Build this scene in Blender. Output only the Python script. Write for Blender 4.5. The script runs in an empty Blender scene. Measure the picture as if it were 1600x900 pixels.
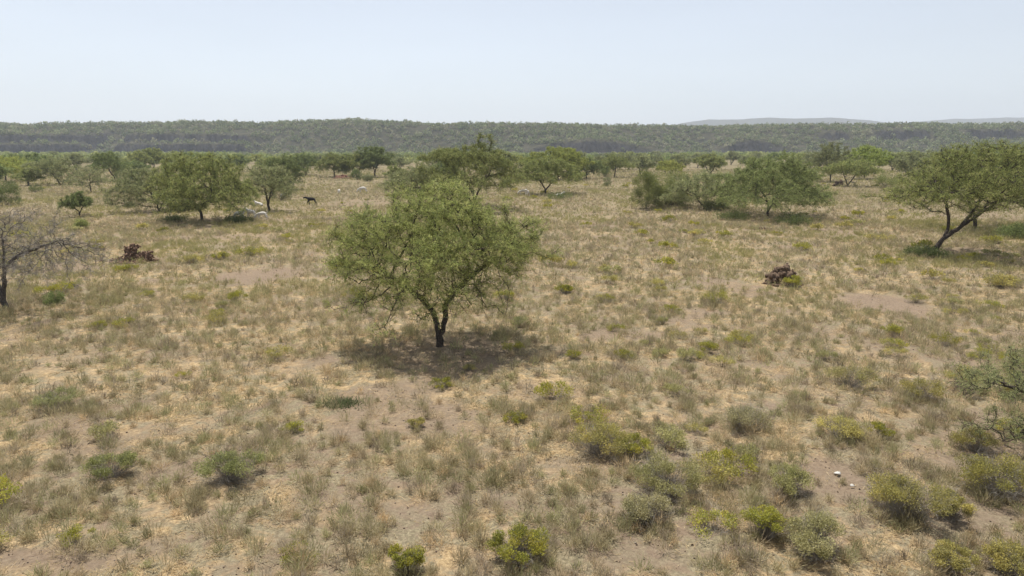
import bpy, math, random
import numpy as np
from mathutils import Vector
C = bpy.context.scene.collection
R_ = math.radians
S = bpy.context.scene

# ------------------------------------------------------------------ camera, sky, sun
CAMZ, F, PITCH = 6.0, 1100.0, R_(11.2)
cam_d = bpy.data.cameras.new('camera'); cam = bpy.data.objects.new('camera', cam_d); C.objects.link(cam)
cam.location = (0, 0, CAMZ); cam.rotation_euler = (R_(90) - PITCH, 0, 0)
cam_d.sensor_width = 36; cam_d.lens = 36 * F / 1600; cam_d.clip_start = 0.3; cam_d.clip_end = 20000
S.camera = cam

SUN_EL, SUN_AZ = 73, -30          # azimuth clockwise from +Y (the view direction)
w = bpy.data.worlds.new('World'); S.world = w; w.use_nodes = True
nt = w.node_tree; nt.nodes.clear()
out = nt.nodes.new('ShaderNodeOutputWorld'); bg = nt.nodes.new('ShaderNodeBackground')
sky = nt.nodes.new('ShaderNodeTexSky'); sky.sky_type = 'NISHITA'; sky.sun_disc = False
sky.sun_elevation = R_(SUN_EL); sky.sun_rotation = R_(SUN_AZ)
sky.air_density = 1.0; sky.dust_density = 1.6; sky.ozone_density = 2.0; sky.altitude = 800
hsv = nt.nodes.new('ShaderNodeHueSaturation'); hsv.inputs['Saturation'].default_value = 0.44
wtc = nt.nodes.new('ShaderNodeTexCoord'); wmp = nt.nodes.new('ShaderNodeMapping'); wmp.inputs['Scale'].default_value = (1.6, 1.6, 9)
wno = nt.nodes.new('ShaderNodeTexNoise'); wno.inputs['Scale'].default_value = 1.3; wno.inputs['Detail'].default_value = 5
wmr = nt.nodes.new('ShaderNodeMapRange'); wmr.inputs[1].default_value = .3; wmr.inputs[2].default_value = .7; wmr.inputs[3].default_value = .955; wmr.inputs[4].default_value = 1.03
nt.links.new(wtc.outputs['Generated'], wmp.inputs[0]); nt.links.new(wmp.outputs[0], wno.inputs['Vector']); nt.links.new(wno.outputs[0], wmr.inputs[0]); nt.links.new(wmr.outputs[0], hsv.inputs['Value'])
nt.links.new(sky.outputs[0], hsv.inputs['Color']); nt.links.new(hsv.outputs[0], bg.inputs[0])
bg.inputs[1].default_value = 0.105
nt.links.new(bg.outputs[0], out.inputs[0])

sl = bpy.data.lights.new('sun', 'SUN'); sl.energy = 4.1; sl.angle = R_(0.53); sl.color = (1.0, 0.955, 0.88)
so = bpy.data.objects.new('sun', sl); C.objects.link(so)
sd = Vector((math.sin(R_(SUN_AZ)) * math.cos(R_(SUN_EL)), math.cos(R_(SUN_AZ)) * math.cos(R_(SUN_EL)), math.sin(R_(SUN_EL))))
so.rotation_euler = sd.to_track_quat('Z', 'Y').to_euler(); so.location = (0, 0, 60)

S.render.engine = 'CYCLES'
S.view_settings.view_transform = 'Standard'; S.view_settings.look = 'None'
S.view_settings.exposure = 0.52; S.view_settings.gamma = 1; S.view_settings.use_curve_mapping = False
S.cycles.max_bounces = 6; S.cycles.diffuse_bounces = 3; S.cycles.transmission_bounces = 3; S.cycles.volume_bounces = 1

# ------------------------------------------------------------------ helpers
def vhash(ix, iy, seed):
    n = (ix.astype(np.int64) * 374761393 + iy.astype(np.int64) * 668265263 + seed * 982451653) & 0x7fffffff
    n = ((n ^ (n >> 13)) * 1274126177) & 0x7fffffff
    return ((n ^ (n >> 16)) & 0xffff) / 65535.0
def vnoise(x, y, seed=0):
    x = np.asarray(x, float); y = np.asarray(y, float)
    ix = np.floor(x); iy = np.floor(y); fx = x - ix; fy = y - iy
    fx = fx * fx * (3 - 2 * fx); fy = fy * fy * (3 - 2 * fy)
    a = vhash(ix, iy, seed); b = vhash(ix + 1, iy, seed); c = vhash(ix, iy + 1, seed); d = vhash(ix + 1, iy + 1, seed)
    return (a * (1 - fx) + b * fx) * (1 - fy) + (c * (1 - fx) + d * fx) * fy
def fbm(x, y, seed=0, o=4):
    t = 0; a = 0.5; n = 0
    for k in range(o):
        t = t + a * vnoise(x * 2 ** k + 17.3 * k, y * 2 ** k - 9.1 * k, seed + k); n += a; a *= 0.5
    return t / n
def sstep(a, b, x):
    t = np.clip((x - a) / (b - a), 0, 1); return t * t * (3 - 2 * t)
def gz(x, y):
    x = np.asarray(x, float); y = np.asarray(y, float)
    fade = 1 - sstep(90, 160, np.hypot(x, y))
    return (0.35 * (fbm(x / 14, y / 14, 3, 3) - 0.5) + 0.10 * (fbm(x / 1.6, y / 1.6, 8, 3) - 0.5)) * fade
def at(px, py, z=None):
    """the point of the ground seen at a photo pixel (1600 x 900)"""
    u = (px - 800) / F; v = (450 - py) / F
    d = np.array([u, math.cos(PITCH) + v * math.sin(PITCH), -math.sin(PITCH) + v * math.cos(PITCH)])
    t = -CAMZ / d[2]
    for _ in range(4):
        zz = float(gz(d[0] * t, d[1] * t)); t = (zz - CAMZ) / d[2]
    return d[0] * t, d[1] * t
def scale_at(y):                   # photo pixels per metre at ground depth y
    zc = y * math.cos(PITCH) + CAMZ * math.sin(PITCH); return F / zc
def to_px(x, y, z=0.0):
    zc = y * math.cos(PITCH) + (CAMZ - z) * math.sin(PITCH)
    yc = y * math.sin(PITCH) - (CAMZ - z) * math.cos(PITCH)
    return 800 + F * x / zc, 450 - F * yc / zc

def mesh_np(name, verts, polys, mat, cols=None, smooth=False):
    """polys: list of int arrays (n,k)."""
    me = bpy.data.meshes.new(name)
    polys = [np.asarray(p) for p in polys if len(p)]
    V = np.asarray(verts, np.float32)
    loops = np.concatenate([p.ravel() for p in polys]).astype(np.int32)
    sizes = np.concatenate([np.full(len(p), p.shape[1]) for p in polys]).astype(np.int32)
    starts = np.concatenate([[0], np.cumsum(sizes)[:-1]]).astype(np.int32)
    me.vertices.add(len(V)); me.vertices.foreach_set('co', V.ravel())
    me.loops.add(len(loops)); me.loops.foreach_set('vertex_index', loops)
    me.polygons.add(len(sizes)); me.polygons.foreach_set('loop_start', starts)
    try: me.polygons.foreach_set('loop_total', sizes)
    except Exception: pass
    if smooth: me.polygons.foreach_set('use_smooth', np.ones(len(sizes), bool))
    if cols is not None:
        a = me.attributes.new('col', 'FLOAT_COLOR', 'POINT')
        c4 = np.ones((len(V), 4), np.float32); c4[:, :3] = cols
        a.data.foreach_set('color', c4.ravel())
    me.update(calc_edges=True)
    if mat: me.materials.append(mat)
    return me
def link(name, me, parent=None, loc=None):
    o = bpy.data.objects.new(name, me); C.objects.link(o)
    if parent: o.parent = parent
    if loc is not None: o.location = loc
    return o
def empty(name, loc, rz=0, s=(1, 1, 1)):
    o = bpy.data.objects.new(name, None); C.objects.link(o); o.location = loc
    o.rotation_euler = (0, 0, rz); o.scale = s; o.empty_display_size = 0.2; return o
def tag(o, label=None, cat=None, group=None, kind=None):
    if label: o['label'] = label
    if cat: o['category'] = cat
    if group: o['group'] = group
    if kind: o['kind'] = kind
    return o

# ------------------------------------------------------------------ materials
def mat_new(name):
    m = bpy.data.materials.new(name); m.use_nodes = True; t = m.node_tree; t.nodes.clear()
    o = t.nodes.new('ShaderNodeOutputMaterial'); return m, t, o
def N(t, kind, **kw):
    n = t.nodes.new(kind)
    for k, v in kw.items():
        if k in n.inputs: n.inputs[k].default_value = v
        else: setattr(n, k, v)
    return n
def leaf_mat(name, trans=0.3, vary=0.12):
    m, t, o = mat_new(name)
    a = N(t, 'ShaderNodeAttribute', attribute_name='col')
    oi = N(t, 'ShaderNodeObjectInfo')
    mr = N(t, 'ShaderNodeMapRange'); mr.inputs[3].default_value = 1 - vary; mr.inputs[4].default_value = 1 + vary
    t.links.new(oi.outputs['Random'], mr.inputs[0])
    h = N(t, 'ShaderNodeHueSaturation', Saturation=1.0); t.links.new(a.outputs['Color'], h.inputs['Color']); t.links.new(mr.outputs[0], h.inputs['Value'])
    d = N(t, 'ShaderNodeBsdfDiffuse'); tr = N(t, 'ShaderNodeBsdfTranslucent'); mx = N(t, 'ShaderNodeMixShader'); mx.inputs[0].default_value = trans
    t.links.new(h.outputs[0], d.inputs[0]); t.links.new(h.outputs[0], tr.inputs[0])
    t.links.new(d.outputs[0], mx.inputs[1]); t.links.new(tr.outputs[0], mx.inputs[2]); t.links.new(mx.outputs[0], o.inputs[0])
    return m
def noise_mat(name, c1, c2, scale=8, rough=0.9, bump=0.3, detail=6):
    m, t, o = mat_new(name)
    tc = N(t, 'ShaderNodeTexCoord'); n = N(t, 'ShaderNodeTexNoise', Scale=scale, Detail=detail)
    t.links.new(tc.outputs['Object'], n.inputs['Vector'])
    r = N(t, 'ShaderNodeValToRGB'); r.color_ramp.elements[0].position = 0.35; r.color_ramp.elements[1].position = 0.68
    r.color_ramp.elements[0].color = (*c1, 1); r.color_ramp.elements[1].color = (*c2, 1)
    t.links.new(n.outputs[0], r.inputs[0])
    b = N(t, 'ShaderNodeBsdfPrincipled'); b.inputs['Roughness'].default_value = rough
    b.inputs['Specular IOR Level'].default_value = 0.2
    bp = N(t, 'ShaderNodeBump', Strength=bump); t.links.new(n.outputs[0], bp.inputs['Height'])
    t.links.new(r.outputs[0], b.inputs['Base Color']); t.links.new(bp.outputs[0], b.inputs['Normal']); t.links.new(b.outputs[0], o.inputs[0])
    return m
M_leaf = leaf_mat('acacia_leaves', 0.48, 0.10)
M_shrub = leaf_mat('shrub_leaves', 0.38, 0.14)
M_grass = leaf_mat('dry_grass_blades', 0.4, 0.0)
M_wood = leaf_mat('distant_foliage', 0.35, 0.0)
M_bark = noise_mat('dark_bark', (0.028, 0.022, 0.018), (0.10, 0.08, 0.065), 14, bump=0.6)
M_bark2 = noise_mat('pale_bark', (0.05, 0.042, 0.034), (0.13, 0.115, 0.10), 12, bump=0.5)
M_twig = noise_mat('dry_grey_twigs', (0.22, 0.195, 0.165), (0.36, 0.33, 0.285), 5, bump=0.0)
M_mound = noise_mat('red_brown_termite_earth', (0.08, 0.05, 0.035), (0.27, 0.17, 0.115), 14, bump=1.0)
M_mound2 = noise_mat('dark_termite_earth', (0.05, 0.034, 0.024), (0.22, 0.15, 0.10), 14, bump=1.0)
M_red = noise_mat('bright_red_earth', (0.16, 0.075, 0.05), (0.28, 0.15, 0.10), 5, bump=0.5)
M_white = noise_mat('white_goat_hair', (0.50, 0.47, 0.42), (0.78, 0.74, 0.68), 6, bump=0.1)
M_black = noise_mat('black_goat_hair', (0.010, 0.009, 0.010), (0.03, 0.027, 0.028), 6, bump=0.1)
M_horn = noise_mat('horn', (0.06, 0.05, 0.04), (0.14, 0.12, 0.09), 20)
M_paper = noise_mat('white_paper', (0.5, 0.48, 0.44), (0.68, 0.66, 0.61), 20)
M_stone = noise_mat('pale_stone', (0.25, 0.22, 0.19), (0.42, 0.38, 0.33), 20)

# ------------------------------------------------------------------ ground cover field
# bare earth patches seen in the photo: (px, py, half width px, half height px, strength)
BARE = [(640, 645, 100, 34, .82), (560, 655, 40, 30, .8), (720, 655, 80, 22, .7), (400, 432, 75, 16, .95), (1390, 478, 80, 22, 1.0), (1330, 530, 60, 18, .5),
        (60, 885, 140, 26, .9), (190, 870, 80, 22, .7), (1300, 750, 60, 38, .9), (1500, 800, 90, 22, .6), (1480, 720, 45, 30, .7),
        (40, 655, 70, 18, .5), (1180, 580, 80, 20, .35), (560, 318, 60, 6, .9), (590, 284, 90, 2.5, .9), (1570, 338, 50, 8, .8),
        (450, 575, 90, 20, .35), (900, 720, 70, 24, .6), (850, 610, 80, 18, .5), (330, 760, 60, 18, .4), (620, 800, 80, 26, .5),
        (1530, 395, 60, 8, .7), (260, 402, 40, 8, .6), (690, 560, 120, 40, .75), (1250, 610, 60, 16, .3), (500, 790, 60, 24, .4), (760, 700, 60, 18, .5), (955, 800, 50, 30, .4),
        (1080, 650, 70, 20, .35), (120, 560, 70, 14, .35), (330, 560, 70, 14, .35), (1420, 560, 80, 16, .4), (1010, 880, 80, 20, .4), (420, 880, 80, 16, .5)]
BP = []
for px, py, hw, hh, s in BARE:
    x, y = at(px, py); x1, _ = at(px + hw, py); _, y1 = at(px, py - hh); _, y0 = at(px, py + hh)
    BP.append((x, (y0 + y1) / 2, abs(x1 - x), abs(y1 - y0) / 2, s))
def bare(x, y):
    b = np.zeros_like(np.asarray(x, float))
    wx = x + 1.3 * (fbm(x / 1.7, y / 1.7, 41) - .5); wy = y + 1.3 * (fbm(x / 1.7, y / 1.7, 47) - .5)
    for cx, cy, rx, ry, s in BP:
        q = np.hypot((wx - cx) / rx, (wy - cy) / ry); b = np.maximum(b, s * (1 - sstep(0.62, 1.15, q)))
    n = fbm(x / 3.2, y / 3.2, 61, 4)
    return np.clip(np.maximum(b, 0.8 * sstep(0.64, 0.78, n)), 0, 1)
def straw(x, y):
    return sstep(0.40, 0.56, .45 * fbm(x / 2.6 + 50, y / 2.6, 71, 4) + .55 * fbm(x / .8 + 50, y / .8, 73, 4)) * (1 - 0.5 * sstep(30, 70, y))

# the ground sheet: fine near the camera, stretching to the horizon
def axis(fine, step, far, g=1.12):
    a = list(np.arange(0, fine, step)); s = step
    while a[-1] < far: s *= g; a.append(a[-1] + s)
    return np.array(a)
ax = axis(24, 0.16, 9000); xs = np.concatenate([-ax[::-1][:-1], ax])
ay = axis(40, 0.16, 9000); ys = np.concatenate([-axis(2, 1.0, 3000, 1.5)[::-1][:-1] + 5, ay + 5])
GX, GY = np.meshgrid(xs, ys); GZ = gz(GX, GY)
ny, nx = GX.shape; idx = np.arange(nx * ny).reshape(ny, nx)
quads = np.stack([idx[:-1, :-1], idx[:-1, 1:], idx[1:, 1:], idx[1:, :-1]], -1).reshape(-1, 4)
gc = np.zeros((nx * ny, 3)); gc[:, 0] = bare(GX, GY).ravel(); gc[:, 1] = straw(GX, GY).ravel()
gc[:, 2] = sstep(45, 130, np.hypot(GX, GY)).ravel()
def ground_material():
    m, t, o = mat_new('dry_savanna_soil')
    a = N(t, 'ShaderNodeAttribute', attribute_name='col'); sp = N(t, 'ShaderNodeSeparateColor'); t.links.new(a.outputs['Color'], sp.inputs[0])
    tc = N(t, 'ShaderNodeTexCoord')
    def noi(sc, det=8, rough=.6, dist=0): 
        n = N(t, 'ShaderNodeTexNoise', Scale=sc, Detail=det, Roughness=rough, Distortion=dist); t.links.new(tc.outputs['Object'], n.inputs['Vector']); return n
    def ramp(src, stops):
        r = N(t, 'ShaderNodeValToRGB'); e = r.color_ramp.elements
        e[0].position, e[0].color = stops[0][0], (*stops[0][1], 1); e[1].position, e[1].color = stops[-1][0], (*stops[-1][1], 1)
        for p, c in stops[1:-1]: q = e.new(p); q.color = (*c, 1)
        t.links.new(src, r.inputs[0]); return r
    def mix(f, a_, b_):
        n = N(t, 'ShaderNodeMix', data_type='RGBA')
        if isinstance(f, float): n.inputs[0].default_value = f
        else: t.links.new(f, n.inputs[0])
        for s_, i in ((a_, 6), (b_, 7)): t.links.new(s_, n.inputs[i])
        return n.outputs[2]
    def math_(op, a_, b_):
        n = N(t, 'ShaderNodeMath', operation=op)
        for i, s_ in enumerate((a_, b_)):
            if isinstance(s_, float): n.inputs[i].default_value = s_
            else: t.links.new(s_, n.inputs[i])
        return n.outputs[0]
    n1 = noi(3.0); n2 = noi(11.0, 12, .74); n3 = noi(90.0, 6, .7); n4 = noi(0.5, 5)
    soil = ramp(n2.outputs[0], [(0.3, (0.15, 0.108, 0.077)), (0.5, (0.23, 0.173, 0.123)), (0.72, (0.32, 0.248, 0.18))])
    nst = noi(13.0, 9, .78, .6); stc = ramp(nst.outputs[0], [(0.34, (0.17, 0.115, 0.065)), (0.5, (0.42, 0.305, 0.165)), (0.64, (0.66, 0.51, 0.30))])
    nlt = noi(17.0, 9, .8, .3); lit = ramp(nlt.outputs[0], [(0.34, (0.12, 0.10, 0.065)), (0.5, (0.235, 0.2, 0.13)), (0.66, (0.43, 0.36, 0.235))])
    # straw lies between tufts, away from bare earth
    sm = N(t, 'ShaderNodeMapRange'); sm.inputs[1].default_value = 0.45; sm.inputs[2].default_value = 0.57
    t.links.new(noi(2.6, 9, .72, .5).outputs[0], sm.inputs[0])
    base = mix(sm.outputs[0], lit.outputs[0], soil.outputs[0])
    sf = math_('MULTIPLY', sp.outputs[1], sm.outputs[0]); sf = math_('MULTIPLY', sf, 0.9)
    base = mix(sf, base, stc.outputs[0])
    bm = math_('MULTIPLY', sp.outputs[0], math_('ADD', n1.outputs[0], 0.45))
    base = mix(bm, base, soil.outputs[0])
    far = ramp(noi(0.35, 9, .68).outputs[0], [(0.28, (0.115, 0.105, 0.055)), (0.45, (0.185, 0.155, 0.09)), (0.62, (0.26, 0.205, 0.13)), (0.8, (0.32, 0.24, 0.16))])
    base = mix(sp.outputs[2], base, far.outputs[0])
    b = N(t, 'ShaderNodeBsdfPrincipled'); b.inputs['Roughness'].default_value = 1; b.inputs['Specular IOR Level'].default_value = 0.05
    t.links.new(base, b.inputs['Base Color'])
    bp = N(t, 'ShaderNodeBump', Strength=0.9, Distance=0.05); t.links.new(n2.outputs[0], bp.inputs['Height']); t.links.new(bp.outputs[0], b.inputs['Normal'])
    t.links.new(b.outputs[0], o.inputs[0]); return m
g_ob = link('ground', mesh_np('ground', np.stack([GX, GY, GZ], -1).reshape(-1, 3), [quads], ground_material(), gc, True))
tag(g_ob, 'dry sandy savanna ground reaching out to the escarpment', 'ground', kind='structure')

# ------------------------------------------------------------------ the escarpment, far hills
SKY = [(-500, 192), (-200, 190), (0, 190), (50, 193), (92, 197), (130, 195), (180, 191), (290, 188), (420, 190), (500, 188), (580, 188), (640, 190), (690, 193), (760, 193),
       (850, 193), (960, 195), (1080, 195), (1200, 194), (1300, 194), (1380, 193), (1440, 192), (1600, 191), (1800, 190), (2200, 192)]
YT = 730.0
skx = np.array([(p - 800) / F * YT for p, _ in SKY]); skh = np.array([CAMZ + (232 - q) / F * YT for _, q in SKY]) - 3.0
def esc(X, V):
    """height of the escarpment at lateral X, V metres behind its foot line; returns Y, Z, cliff"""
    px = 800 + X / YT * F
    H = np.interp(X, skx, skh) + 1.2 * (fbm(X / 30, V / 30, 5) - .5)
    Y0 = 590 + 46 * (fbm(X / 120, 0 * X, 21, 3) - .5) * 2 + 16 * (fbm(X / 28, V / 70, 23, 4) - .5)
    u = V / 125.0
    gen = 0.62 * sstep(0, 0.8, u) + 0.38 * sstep(0.25, 1.0, u)
    gen = gen + 0.10 * (fbm(X / 22, V / 22, 27, 4) - .5) * np.clip(4 * u, 0, 1) * np.clip(4 * (1.15 - u), 0, 1)
    u0 = u; u = u + .16 * (fbm(X / 9, X * 0 + 3, 29, 4) - .5) + .22 * (fbm(X / 55, X * 0 + 5, 30, 3) - .5)
    lowc = sstep(-30, 60, px) * (1 - sstep(470, 540, px)) * sstep(.36, .52, fbm(X / 45, 0 * X + 4, 31, 3))
    lowp = 0.34 * sstep(0.10, 0.15, u) + .22 * sstep(.24, .29, u) + 0.44 * sstep(0.1, 1.0, u)
    hic = sstep(1090, 1180, px) * sstep(.34, .50, fbm(X / 50, 0 * X + 9, 33, 3))
    hip = 0.45 * sstep(0.0, 0.5, u) + 0.38 * sstep(0.50, 0.57, u) + 0.17 * sstep(0.57, 1.0, u)
    midc = np.exp(-((px - 905) / 80) ** 2) * .8 + np.exp(-((px - 1120) / 45) ** 2) * .8
    midp = 0.6 * sstep(0.1, 0.2, u) + 0.4 * sstep(0.1, 1, u)
    s = gen * (1 - lowc) + lowp * lowc; s = s * (1 - hic) + hip * hic; s = s * (1 - midc) + midp * midc
    return Y0 + V, H * s - 0.6, np.maximum(np.maximum(lowc, hic), midc)
hx = np.arange(-640, 900, 3.0); hv = np.concatenate([np.arange(0, 140, 2.0), np.arange(145, 600, 30)])
HX, HV = np.meshgrid(hx, hv); HY, HZ, HC = esc(HX, HV)
n_y, n_x = HX.shape; idx = np.arange(n_x * n_y).reshape(n_y, n_x)
q_ = np.stack([idx[:-1, :-1], idx[:-1, 1:], idx[1:, 1:], idx[1:, :-1]], -1).reshape(-1, 4)
def rock_material():
    m, t, o = mat_new('dark_basalt_and_scrub')
    ge = N(t, 'ShaderNodeNewGeometry'); sx = N(t, 'ShaderNodeSeparateXYZ'); t.links.new(ge.outputs['Normal'], sx.inputs[0])
    tc = N(t, 'ShaderNodeTexCoord'); mp = N(t, 'ShaderNodeMapping'); mp.inputs['Scale'].default_value = (1, 1, 0.25); t.links.new(tc.outputs['Object'], mp.inputs[0])
    n = N(t, 'ShaderNodeTexNoise', Scale=0.35, Detail=8, Roughness=.7); t.links.new(mp.outputs[0], n.inputs['Vector'])
    r = N(t, 'ShaderNodeValToRGB'); e = r.color_ramp.elements; e[0].position = .35; e[0].color = (.018, .018, .02, 1); e[1].position = .7; e[1].color = (.085, .08, .08, 1); t.links.new(n.outputs[0], r.inputs[0])
    n2 = N(t, 'ShaderNodeTexNoise', Scale=0.12, Detail=8, Roughness=.7); t.links.new(tc.outputs['Object'], n2.inputs['Vector'])
    r2 = N(t, 'ShaderNodeValToRGB'); e = r2.color_ramp.elements; e[0].position = .35; e[0].color = (.035, .038, .025, 1); e[1].position = .7; e[1].color = (.10, .09, .062, 1); t.links.new(n2.outputs[0], r2.inputs[0])
    mr = N(t, 'ShaderNodeMapRange'); mr.inputs[1].default_value = .66; mr.inputs[2].default_value = .84; t.links.new(sx.outputs[2], mr.inputs[0])
    mx = N(t, 'ShaderNodeMix', data_type='RGBA'); t.links.new(mr.outputs[0], mx.inputs[0]); t.links.new(r.outputs[0], mx.inputs[6]); t.links.new(r2.outputs[0], mx.inputs[7])
    b = N(t, 'ShaderNodeBsdfPrincipled'); b.inputs['Roughness'].default_value = 1; b.inputs['Specular IOR Level'].default_value = .05
    bp = N(t, 'ShaderNodeBump', Strength=1, Distance=2.0); t.links.new(n.outputs[0], bp.inputs['Height']); t.links.new(bp.outputs[0], b.inputs['Normal'])
    t.links.new(mx.outputs[2], b.inputs['Base Color']); t.links.new(b.outputs[0], o.inputs[0]); return m
M_rock = rock_material()
h_ob = link('escarpment', mesh_np('escarpment', np.stack([HX, HY, HZ], -1).reshape(-1, 3), [q_], M_rock))
tag(h_ob, 'long dark escarpment with low cliffs closing off the plain', 'hill', kind='structure')

def far_ridge(name, pts, Y, label):
    xs_ = np.linspace(pts[0][0], pts[-1][0], 160); ys_ = np.interp(xs_, [p[0] for p in pts], [p[1] for p in pts])
    X = (xs_ - 800) / F * Y; H = CAMZ + (232 - ys_) / F * Y; H = H + 6 * (fbm(X / 130, 0 * X, 91) - .5)
    rows = []
    for k, (f, dy) in enumerate([(0, -700), (.45, -420), (.8, -200), (.96, -60), (1, 0), (.9, 200), (.4, 600), (0, 1000)]):
        rows.append(np.stack([X, Y + dy + 120 * (fbm(X / 300, X * 0 + k, 92) - .5), H * f * (1 + (.08 * (fbm(X / 200, X * 0 + k, 93) - .5) if f < 1 else 0))], -1))
    P = np.stack(rows); a, b_, _ = P.shape; idx = np.arange(a * b_).reshape(a, b_)
    q = np.stack([idx[:-1, :-1], idx[:-1, 1:], idx[1:, 1:], idx[1:, :-1]], -1).reshape(-1, 4)
    o = link(name, mesh_np(name, P.reshape(-1, 3), [q], M_rock, None, True)); tag(o, label, 'hill', kind='structure')
far_ridge('hills', [(1010, 206), (1060, 194), (1100, 188), (1150, 188), (1190, 185.5), (1230, 187), (1290, 185.5), (1340, 189), (1390, 195), (1440, 206)], 3300, 'pale blue far hills on the skyline right of centre')
far_ridge('hills', [(1370, 206), (1420, 192), (1470, 188), (1530, 187), (1600, 184), (1700, 182), (1850, 186), (2000, 204)], 3700, 'pale blue far hills on the skyline at the right edge')

# ------------------------------------------------------------------ leaf and branch machinery
def unit(v): return v / (np.linalg.norm(v, axis=-1, keepdims=True) + 1e-9)
def rdir(rs, n): return unit(rs.normal(size=(n, 3)))
def leaf_tris(rs, P, D, L, W):
    """one slim triangle per point, pointing along D"""
    n = len(P); side = unit(np.cross(D, rdir(rs, n))) * np.reshape(W, (-1, 1)) * .5
    L = np.reshape(L, (-1, 1))
    V = np.stack([P - side, P + side, P + D * L], 1).reshape(-1, 3)
    return V, np.arange(3 * n).reshape(-1, 3)
def leaf_diam(rs, P, D, L, W):
    """one rhombus leaf per point"""
    n = len(P); side = unit(np.cross(D, rdir(rs, n) + np.array([0, 0, .7]))) * np.reshape(W, (-1, 1)) * .5
    L = np.reshape(L, (-1, 1))
    V = np.stack([P, P + D * L * .5 - side, P + D * L, P + D * L * .5 + side], 1).reshape(-1, 3)
    return V, np.arange(4 * n).reshape(-1, 4)

def colonize(rs, trunks, A, D, kill, maxit=90, up=0.0, wob=0.25):
    pos = []; par = []
    for tr in trunks:                       # tr = (parent index or -1, [points])
        p0 = tr[0]; prev = p0
        pts = tr[1]
        for k, p in enumerate(pts):
            p = np.array(p, float)
            if prev >= 0:
                q = pos[prev]; n = max(1, int(round(np.linalg.norm(p - q) / D)))
                for i in range(1, n + 1):
                    j = q + (p - q) * i / n + (rs.normal(size=3) * D * .10 if i < n else 0)
                    pos.append(j); par.append(prev); prev = len(pos) - 1
            else:
                pos.append(p); par.append(-1); prev = len(pos) - 1
        tr.append(prev)
    pos = [np.array(p) for p in pos]
    P = np.array(pos); par = list(par); A = A.copy()
    d = np.linalg.norm(A[:, None] - P[None], axis=2); near = d.argmin(1); nd = d.min(1)
    kids = np.zeros(len(P), int)
    for it in range(maxit):
        if len(A) == 0: break
        dirs = np.zeros((len(P), 3)); v = unit(A - P[near]); np.add.at(dirs, near, v)
        act = np.unique(near); act = act[kids[act] < 3]
        if len(act) == 0: break
        dd = unit(unit(dirs[act]) + rs.normal(size=(len(act), 3)) * wob + np.array([0, 0, up]))
        new = P[act] + dd * D; kids[act] += 1
        base = len(P); P = np.vstack([P, new]); par += list(act); kids = np.concatenate([kids, np.zeros(len(act), int)])
        d = np.linalg.norm(A[:, None] - new[None], axis=2); m = d.min(1); am = d.argmin(1) + base
        upd = m < nd; near[upd] = am[upd]; nd[upd] = m[upd]
        keep = nd > kill; A = A[keep]; near = near[keep]; nd = nd[keep]
    return P, np.array(par)
def radii(P, par, r_base, r_tip):
    n = len(P); cnt = np.zeros(n); has = np.zeros(n, bool); has[par[par >= 0]] = True
    cnt[~has] = 1
    for i in range(n - 1, 0, -1):
        if par[i] >= 0: cnt[par[i]] += cnt[i]
    nb = cnt[0]; e = math.log(max(nb, 2)) / math.log(r_base / r_tip)
    return r_tip * cnt ** (1 / e), cnt
def branch_mesh(P, par, r, sides=6):
    i = np.where(par >= 0)[0]; p = par[i]
    dr = np.zeros_like(P); dr[i] = unit(P[i] - P[p]); dr[par < 0] = (0, 0, 1)
    main = {}
    for k in i:
        q = par[k]
        if q not in main or r[k] > r[main[q]]: main[q] = k
    ism = np.array([main[par[k]] == k for k in i])
    sr = np.where(ism, r[p], np.minimum(r[p], r[i] * 1.2)); sdv = np.where(ism[:, None], dr[p], dr[i])
    flare = (P[p][:, 2] < 0.02)
    sr = np.where(flare, sr * 1.35, sr)
    def ring(c, d, rad):
        ref = np.where(np.abs(d[:, 1:2]) < .9, np.array([[0, 1., 0]]), np.array([[1., 0, 0]]))
        a = unit(np.cross(d, ref)); b = np.cross(d, a); th = np.arange(sides) * 2 * np.pi / sides
        return c[:, None] + rad[:, None, None] * (a[:, None] * np.cos(th)[None, :, None] + b[:, None] * np.sin(th)[None, :, None])
    A = ring(P[p], sdv, sr); B = ring(P[i], dr[i], r[i])
    V = np.concatenate([A, B], 1).reshape(-1, 3); m = len(i); k = np.arange(sides); k2 = (k + 1) % sides
    q = np.stack([k, k2, k2 + sides, k + sides], -1)[None] + (np.arange(m) * 2 * sides)[:, None, None]
    return V, q.reshape(-1, 4), dr
def crown_pts(rs, n, R, H, ct, hbc, hbe, cx=0, cy=0, nclump=60, cr=.5, ysc=1.0, uneven=.22):
    """attraction points in clumps between a domed top and a flat or conical underside"""
    ph = rs.uniform(0, 6.28, 4)
    def samp(m, top=0.62):
        th = rs.uniform(0, 2 * np.pi, m); q = np.sqrt(rs.uniform(0, 1, m)) 
        RR = R * (1 + uneven * (.6 * np.sin(2 * th + ph[0]) + .5 * np.sin(3 * th + ph[1]) + .4 * np.sin(5 * th + ph[2])))
        zt = H * (1 - ct * q ** 2.3); zb = hbc + (hbe - hbc) * q
        zb = np.minimum(zb, zt - .1)
        z = zb + (zt - zb) * rs.uniform(0, 1, m) ** top
        return np.stack([cx + RR * q * np.cos(th), cy + ysc * RR * q * np.sin(th), z], -1)
    cl = samp(nclump, .5); k = rs.randint(0, nclump, n)
    pts = cl[k] + rs.normal(size=(n, 3)) * cr * np.array([1.1, 1.1, .34])
    m = int(n * .25); pts[:m] = samp(m)
    return pts
GREEN = np.array([[.165, .190, .075], [.205, .225, .095], [.26, .265, .125], [.120, .145, .065]]) * 1.38 * np.array([1.2, 1.17, 1.0])
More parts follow.
